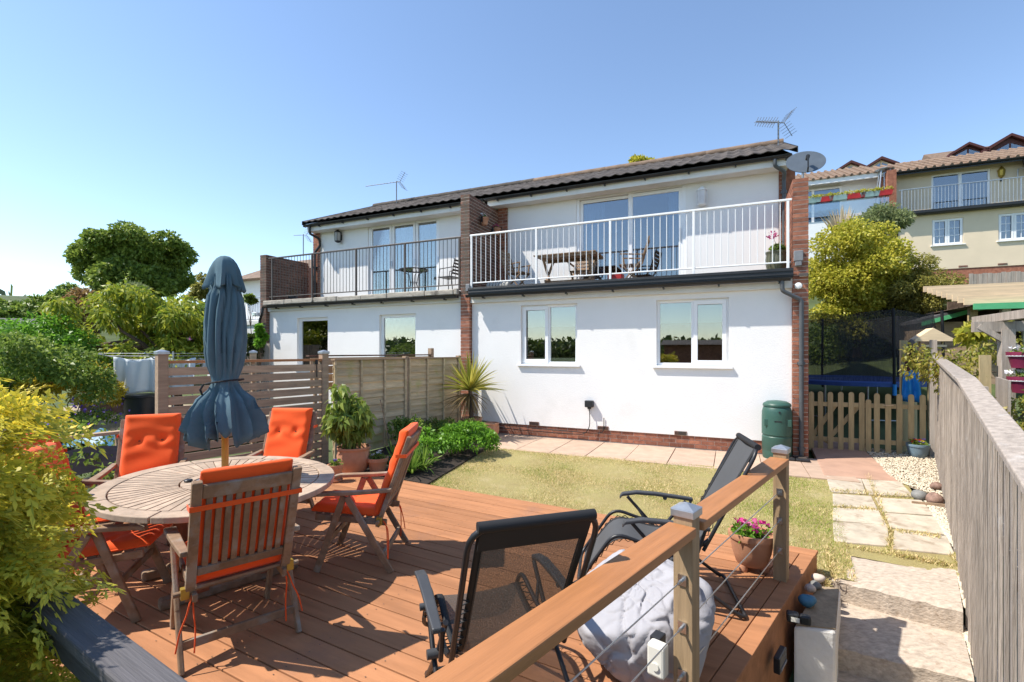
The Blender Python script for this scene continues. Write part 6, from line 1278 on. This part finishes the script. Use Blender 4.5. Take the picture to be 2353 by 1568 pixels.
def lowroof(par, x0, x1, y0, z0, run, pitch, mt='tile_red'):
    r = MB(); zr_ = z0+run*math.tan(pitch); r.prof([(y0,z0),(y0+run,zr_),(y0+2*run,z0)],'x',x0,x1); r = r.build('roof',mt,par); m = MB(); n = int((x1-x0)/.33)
    for k in range(n):                   # rolls of the tiles, too many and too small to pick apart
        x = x0+.33*k; m.tube([(x+.1,y0-.02,z0+.02),(x+.1,y0+run,zr_+.02)], .07, 6)
    tag(m.build('tile_rolls',mt,r,smooth=60), kind='stuff'); return r
MB().box(-.3,XE,.98,1.0,ze-.12,ze+.06).build('eaves_fascia','black_plastic',CH); half_gutter(-.3,XE,.93,ze+.02,.065,[1,3,5],'black_plastic',CH); lowroof(CH,-.4,XE,.9,ze+.05,3.2,R(23))
t = thing('hill_fence','grey board fence below the cream house','fence',(C2.x,C2.y,0),-TH)
for k in range(34): s = 2.1+.15*k; zf_ = Z4(1800,1300,-1.6)[1]; MB().box(s,s+.143,-1.6+.01*(k%2),-1.58+.01*(k%2),zf_-.95,zf_+.45+random.uniform(-.03,.03)).build('board','fence_grey',t)
t = thing('wall_lantern','black and gold lantern on the cream wall','lantern',hw(0,0)*0+Vector((*(C2+HU*Z4(1868,480,1.5)[0]+HN*1.45),Z4(1868,480,1.5)[1])),-TH); MB().lathe([(.03,-.3),(.12,-.2),(.15,.05),(.05,.2),(.01,.26)],8).build('body','bronze_cap',t); MB().box(-.03,.03,0,.05,-.45,-.2).build('bracket','black_paint',t)
p = C2+HU*Z4(2035,450,1.3)[0]+HN*1.2; dish('dark satellite dish on the upper wall of the cream house',(p.x,p.y,Z4(2035,450,1.3)[1]),.42,R(40),R(25),'black_paint')
# white house beside it with planter boxes on its rail
WH = thing('hill_house','white house up the hill with planter boxes along its railing','house',(C2.x,C2.y,0),-TH); ze2 = Z4(700,520,.6)[1]; zr2 = Z4(740,640,-.3)[1]
sA = Z4(440,600,1.2)[0]-1.0; MB().box(sA,-.36,1.3,1.5,zf-2,ze2).build('upper_wall','white_wall',WH); MB().box(sA,-.36,-.2,1.3,zf-2,zf+.1).build('lower_wall','white_wall',WH)
g0_, g1_ = Z4(445,600,1.2)[0], Z4(700,575,1.2)[0]; f = MB(); ring(f,g0_-.6,g1_,zf+.15,ze2-.25,1.24,1.299,.09); f.box(g0_+.2,g0_+.32,1.242,1.298,zf+.2,ze2-.3); q = f.build('glazed_door','upvc',WH); MB().box(g0_-.55,g1_-.06,1.255,1.265,zf+.2,ze2-.3).build('pane','glass_door',q)
MB().box(g0_-.5,g1_-.1,1.285,1.295,zf+.2,ze2-.3).build('curtain','curtain',q)
MB().box(sA,-.36,.62,.66,ze2-.2,ze2+.05).build('eaves_fascia','white_metal',WH); lowroof(WH,sA-.2,-.42,.55,ze2+.03,3.2,R(23))
MB().box(sA,-.36,-.32,-.28,zr2-.05,zr2).box(sA,-.36,-.305,-.295,zr2-1.0,zr2-.05).build('glass_railing','glass',WH)
for i, (a, mt_, lb) in enumerate(((480,'teal_box','pale teal planter at the left end of the hill railing'),(568,'red_box','leftmost red planter on the hill railing'),(672,'teal_box','teal planter between two red ones on the hill railing'),(800,'red_box','middle red planter on the hill railing'),(902,'teal_box','teal planter left of the patio heater'),(997,'red_box','right red planter beside the patio heater'))):
    s = Z4(a,660,-.4)[0]; p = C2+HU*s-HN*.42; t = thing('planter_box',lb,'planter',(p.x,p.y,zr2-.32),-TH,'planters on the hill railing'); MB().add([(-.34,-.09,0),(.34,-.09,0),(.34,.09,0),(-.34,.09,0),(-.40,-.11,.24),(.40,-.11,.24),(.40,.11,.24),(-.40,.11,.24)],[(0,3,2,1),(4,5,6,7),(0,1,5,4),(1,2,6,5),(2,3,7,6),(3,0,4,7)]).build('trough',mt_,t); foliage('leaves',[(np.array([x,0,.30]),np.array([.14,.1,.08])) for x in (-.25,0,.25)],150,.1,.06,'lf_varieg',t)
s = Z4(1015,560,.4)[0]; p = C2+HU*s+HN*.4; t = thing('patio_heater','tall pyramid patio heater on the hill balcony','heater',(p.x,p.y,zf+.1),-TH); hz = Z4(1015,455,.4)[1]-zf-.1
for sx in (-1,1):
    for sy in (-1,1): MB().tube([(sx*.42,sy*.42,0),(sx*.17,sy*.17,hz-.1)],.03,6).build('leg','galv',t)
MB().lathe([(.05,.1),(.07,hz-.2)],10).build('glass_tube','glass',t); MB().lathe([(.36,hz-.1),(.40,hz-.06),(.1,hz+.05)],8).build('hood','galv',t); MB().box(-.38,.38,-.38,.38,0,.5).build('base','galv',t)
# houses with dormers on the skyline
def dormer_house(label, x0, x1, yr, Y, dorm):
    p = far((x0+x1)/2, yr, Y); t = thing('dormer_house', label, 'house', (p.x,p.y,0), -TH); hwid = (x1-x0)/2*Y/FPX; zt = p.z
    MB().box(-hwid,hwid,-3,5,zt-8,zt-2.4).build('wall','cream_wall',t); r = MB().prof([(-3.6,zt-2.5),(1,zt),(5.6,zt-2.5)],'x',-hwid-.3,hwid+.3).build('roof','tile_red',t)
    for (x, y, sc) in dorm:
        k = (x-CX)/FPX; A = Vector((p.x,p.y)) - HN*2.2; s = (k*A.y-A.x)/(HU.x-k*HU.y); z = CAMH+(HY-y)*(A+HU*s).y/FPX; w_ = 1.05*sc; d = MB(); d.prof([(s-w_*1.25,z-w_*.75),(s,z),(s+w_*1.25,z-w_*.75),(s+w_*1.25,z-w_*.95),(s,z-.2),(s-w_*1.25,z-w_*.95)],'y',-2.4,.6); d = d.build('dormer','maroon_wood',t)
        MB().prof([(s-w_*1.1,z-w_*.8),(s,z-.12),(s+w_*1.1,z-w_*.8)],'y',-2.0,.6).build('dormer_roof','tile_red',d)
        MB().prof([(s-w_,z-w_*1.9),(s+w_,z-w_*1.9),(s+w_,z-w_*.85),(s,z-.22),(s-w_,z-w_*.85)],'y',-2.1,-2.06).build('dormer_front','maroon_wood' if sc > .9 else 'cream_wall',d)
        for q in (-1,1): MB().prof([(s+q*.06,z-w_*1.75),(s+q*w_*.9,z-w_*1.75),(s+q*w_*.9,z-w_*.95),(s+q*.06,z-w_*.5)],'y',-2.13,-2.105).build('pane','glass_door',d)
    return t
dh = dormer_house('house on the skyline with two brown dormer windows at the right edge', 2178, 2440, 322, 39, [(2225,328,.95),(2322,308,1.35)]); MB().box(-4.6,-3.9,.2,.9,far(0,345,39).z-.5,far(0,340,39).z).build('chimney','brick',dh)
dormer_house('house on the skyline with two small dormers left of the patio heater', 1880, 2160, 372, 40, [(1955,370,.8),(2025,361,.85)])
# shrubs on the bank
tree_at('variegated_shrub','large yellow-green variegated shrub right of the brick end wall', 1845, 2095, 476, 800, 15.5, 84, 36000, 'lf_varieg', .105, .06, low=-.95, cr=(.20,.30), base_y=800, cat='shrub', shell=.3)
tree_at('variegated_shrub','olive-green shrub joining the yellow one in front of the cream house', 2000, 2212, 552, 815, 15.0, 64, 27000, 'lf_olive', .09, .04, low=-.95, cr=(.20,.30), base_y=800, cat='shrub', shell=.3)
tree_at('bank_shrub','grey-green bush above the yellow shrub', 1960, 2095, 470, 560, 19.5, 22, 6500, 'lf_euc', .16, .05, base_y=700, cat='shrub', shell=.3); tree_at('bank_shrub','dark leafy shrub behind the trampoline net', 1840, 2140, 690, 890, 16.6, 50, 13000, 'lf_mid', .14, .08, low=-.9, base_y=890, cat='shrub')
t = thing('pampas_grass','pale feathery pampas grass behind the yellow shrub','plant',far(1935,560,19)); blades(60,(0,0,0),1.25,.09,'lf_pampas',t,'plumes',55,88,.15,.2); blades(50,(0,0,0),.8,.03,'lf_olive',t,'leaves',30,80,.5,.2)
tree_at('distant_tree','tree top peeping over the ridge of the white house', 1440, 1510, 360, 392, 34, 10, 1800, 'lf_varieg', .25, .15, base_y=520)
# ---------------------------------------------------------------- timber shelter beyond the grey fence
tsh = thing('timber_shelter','unfinished shelter with fresh pine rafters and green beam','shelter',far(2215,815,11.6),-TH); b0 = tsh.location.copy(); zsh = b0.z
def shp(x, y, Y): return Matrix.Rotation(TH,3,'Z') @ (far(x,y,Y)-b0)
q = shp(2232,703,11.6); qz = q.z
for k in range(9): MB().box(q.x-.25-.09*(k%1)+.0, q.x+5.2, q.y-.35+.33*k, q.y-.30+.33*k, qz+.0+.075*k, qz+.16+.075*k).build('rafter','fresh_timber',tsh)
MB().box(q.x-.1,q.x+5,q.y-.42,q.y-.37,qz-.12,qz+.02).build('green_beam','green_paint',tsh); MB().box(q.x-.1,q.x+5,q.y-.37,q.y+2.6,qz-.02,qz-.004).build('ceiling','bark',tsh)
for x in (.02,.42): MB().box(q.x+x,q.x+x+.15,q.y-.36+(.0 if x > .1 else .5),q.y-.22+(.0 if x > .1 else .5),-.8,qz-.02).build('post','picket_wood',tsh)
MB().box(q.x+.3,q.x+5,q.y+2.3,q.y+2.4,-.8,qz+.3).build('back_wall','bark',tsh); MB().box(q.x+1.5,q.x+4.2,q.y+1.4,q.y+1.5,-.8,qz-.30).build('white_panel','white_wall',tsh)
ts2 = thing('garden_shed','small dark-roofed shed with green fascia left of the timber posts','shed',far(2150,822,13.0),-TH); zz = (735-690)*13/FPX
MB().box(-.25,1.5,0,2,-1.0,.95).build('wall','weathered',ts2); MB().prof([(-.35,.93),(-.35,1.02),(1.3,1.55),(1.5,1.55),(1.5,1.45)],'y',-.2,2.2).build('roof','rail_grey',ts2); MB().prof([(-.36,.84),(-.36,.95),(1.3,1.47),(1.3,1.36)],'y',-.24,-.205).build('fascia','green_paint',ts2)
t = thing('bird_table','pale wooden bird table roof above the fence end','bird table',far(2136,815,9.6),-TH); MB().box(-.03,.03,-.03,.03,-1.5,.15).build('post','picket_wood',t); MB().box(-.18,.22,-.16,.16,.15,.19).build('tray','fresh_timber',t); MB().prof([(-.28,.30),(0,.52),(.32,.30),(.32,.26),(-.28,.26)],'y',-.2,.2).build('roof','fresh_timber',t)
for x in (-.16,.2): MB().box(x-.012,x+.012,-.015,.015,.19,.27).build('post','picket_wood',t)
t = thing('end_post','tall grey post at the far end of the grey fence','post',(7.30,8.38,0),ra2); MB().box(-.05,.05,-.05,.05,-.3,1.95).build('shaft','fence_grey',t)
t = thing('garden_fence','olive board fence behind the hanging garment','fence',(7.3,8.9,0),R(35))
for k in range(7): MB().box(-.4+.125*k,-.28+.125*k,0,.02,-.2,1.95).build('board','picket_wood',t)
# pergola post with maroon pots and a climber
pg = thing('pergola','grey pergola post with cross beam beyond the fence','pergola',(far(2312,808,6.6).x,6.6,0),R(-25)); MB().box(-.07,.07,-.07,.07,-.8,2.05).build('post','fence_grey',pg); MB().box(-.35,1.6,-.05,.05,2.02,2.16).build('beam','fence_grey',pg); MB().bar((-.3,-.03,2.1),(.3,-.03,1.65),.06,.07).box(-.06,.06,-.9,.9,2.17,2.28).build('brace','fence_grey',pg); MB().box(-.28,-.16,-.02,.02,-.8,1.7).build('slat_post','picket_wood',pg)
for x, y, lb in ((2343,828,'upper maroon hanging pot on the pergola post'),(2345,885,'lower maroon hanging pot on the pergola post')):
    t, z = pot(lb, far(x+7,y+18,6.3), .16, .21, 'maroon', group='maroon pots on the pergola'); flowers(t, z, .14, 'petal_white', 5, .05, nl=120); MB().lathe([(.155,.15),(.158,.16),(.155,.17)],24).build('band','petal_white',t)
plant('climber','golden-brown climber scrambling over the top of the grey fence',far(2215,860,7.2),[(np.array([RNG.uniform(-.75,.75),RNG.uniform(-.35,.35),RNG.uniform(-.25,.45)]),np.array([.16,.16,.12])) for _ in range(26)],2600,.065,.032,'lf_vine',droop=.8); plant('climber','leafy golden climber lower down behind the fence at the right edge',far(2345,960,5.6),[(np.array([RNG.uniform(-.4,.4),RNG.uniform(-.3,.3),RNG.uniform(-.6,.25)]),np.array([.16,.16,.14])) for _ in range(16)],1600,.06,.032,'lf_vine',droop=.8)
plant('climber','bright green leaves growing against the timber shelter',far(2235,755,8.0),[(np.array([RNG.uniform(-.4,.4),RNG.uniform(-.2,.2),RNG.uniform(-.15,.2)]),np.array([.12,.12,.1])) for _ in range(8)],240,.15,.09,'lf_varieg',droop=.6)
t = thing('trellis_panel','grey trellis panel behind the bend of the fence','fence',(far(2300,900,5.9).x,5.9,0),ra2); 
for k in range(9): MB().box(-.5+.12*k,-.39+.12*k,0,.02,-.6,1.42).build('board','fence_grey',t)

# brick house behind the viewpoint, seen only in the window panes
bh = thing('neighbour_house','brown brick house across the garden mirrored in the right window','house',(-5.4,-10.5,0),R(152)); MB().box(-7,3.2,0,5,-3,2.2).build('wall','brick',bh); MB().prof([(-.3,2.15),(2.5,2.5),(5.3,2.15)],'x',-7.2,3.4).build('roof','tile',bh); MB().box(-.6,-.2,-.15,-.001,-3,2.1).build('pier','brick',bh)
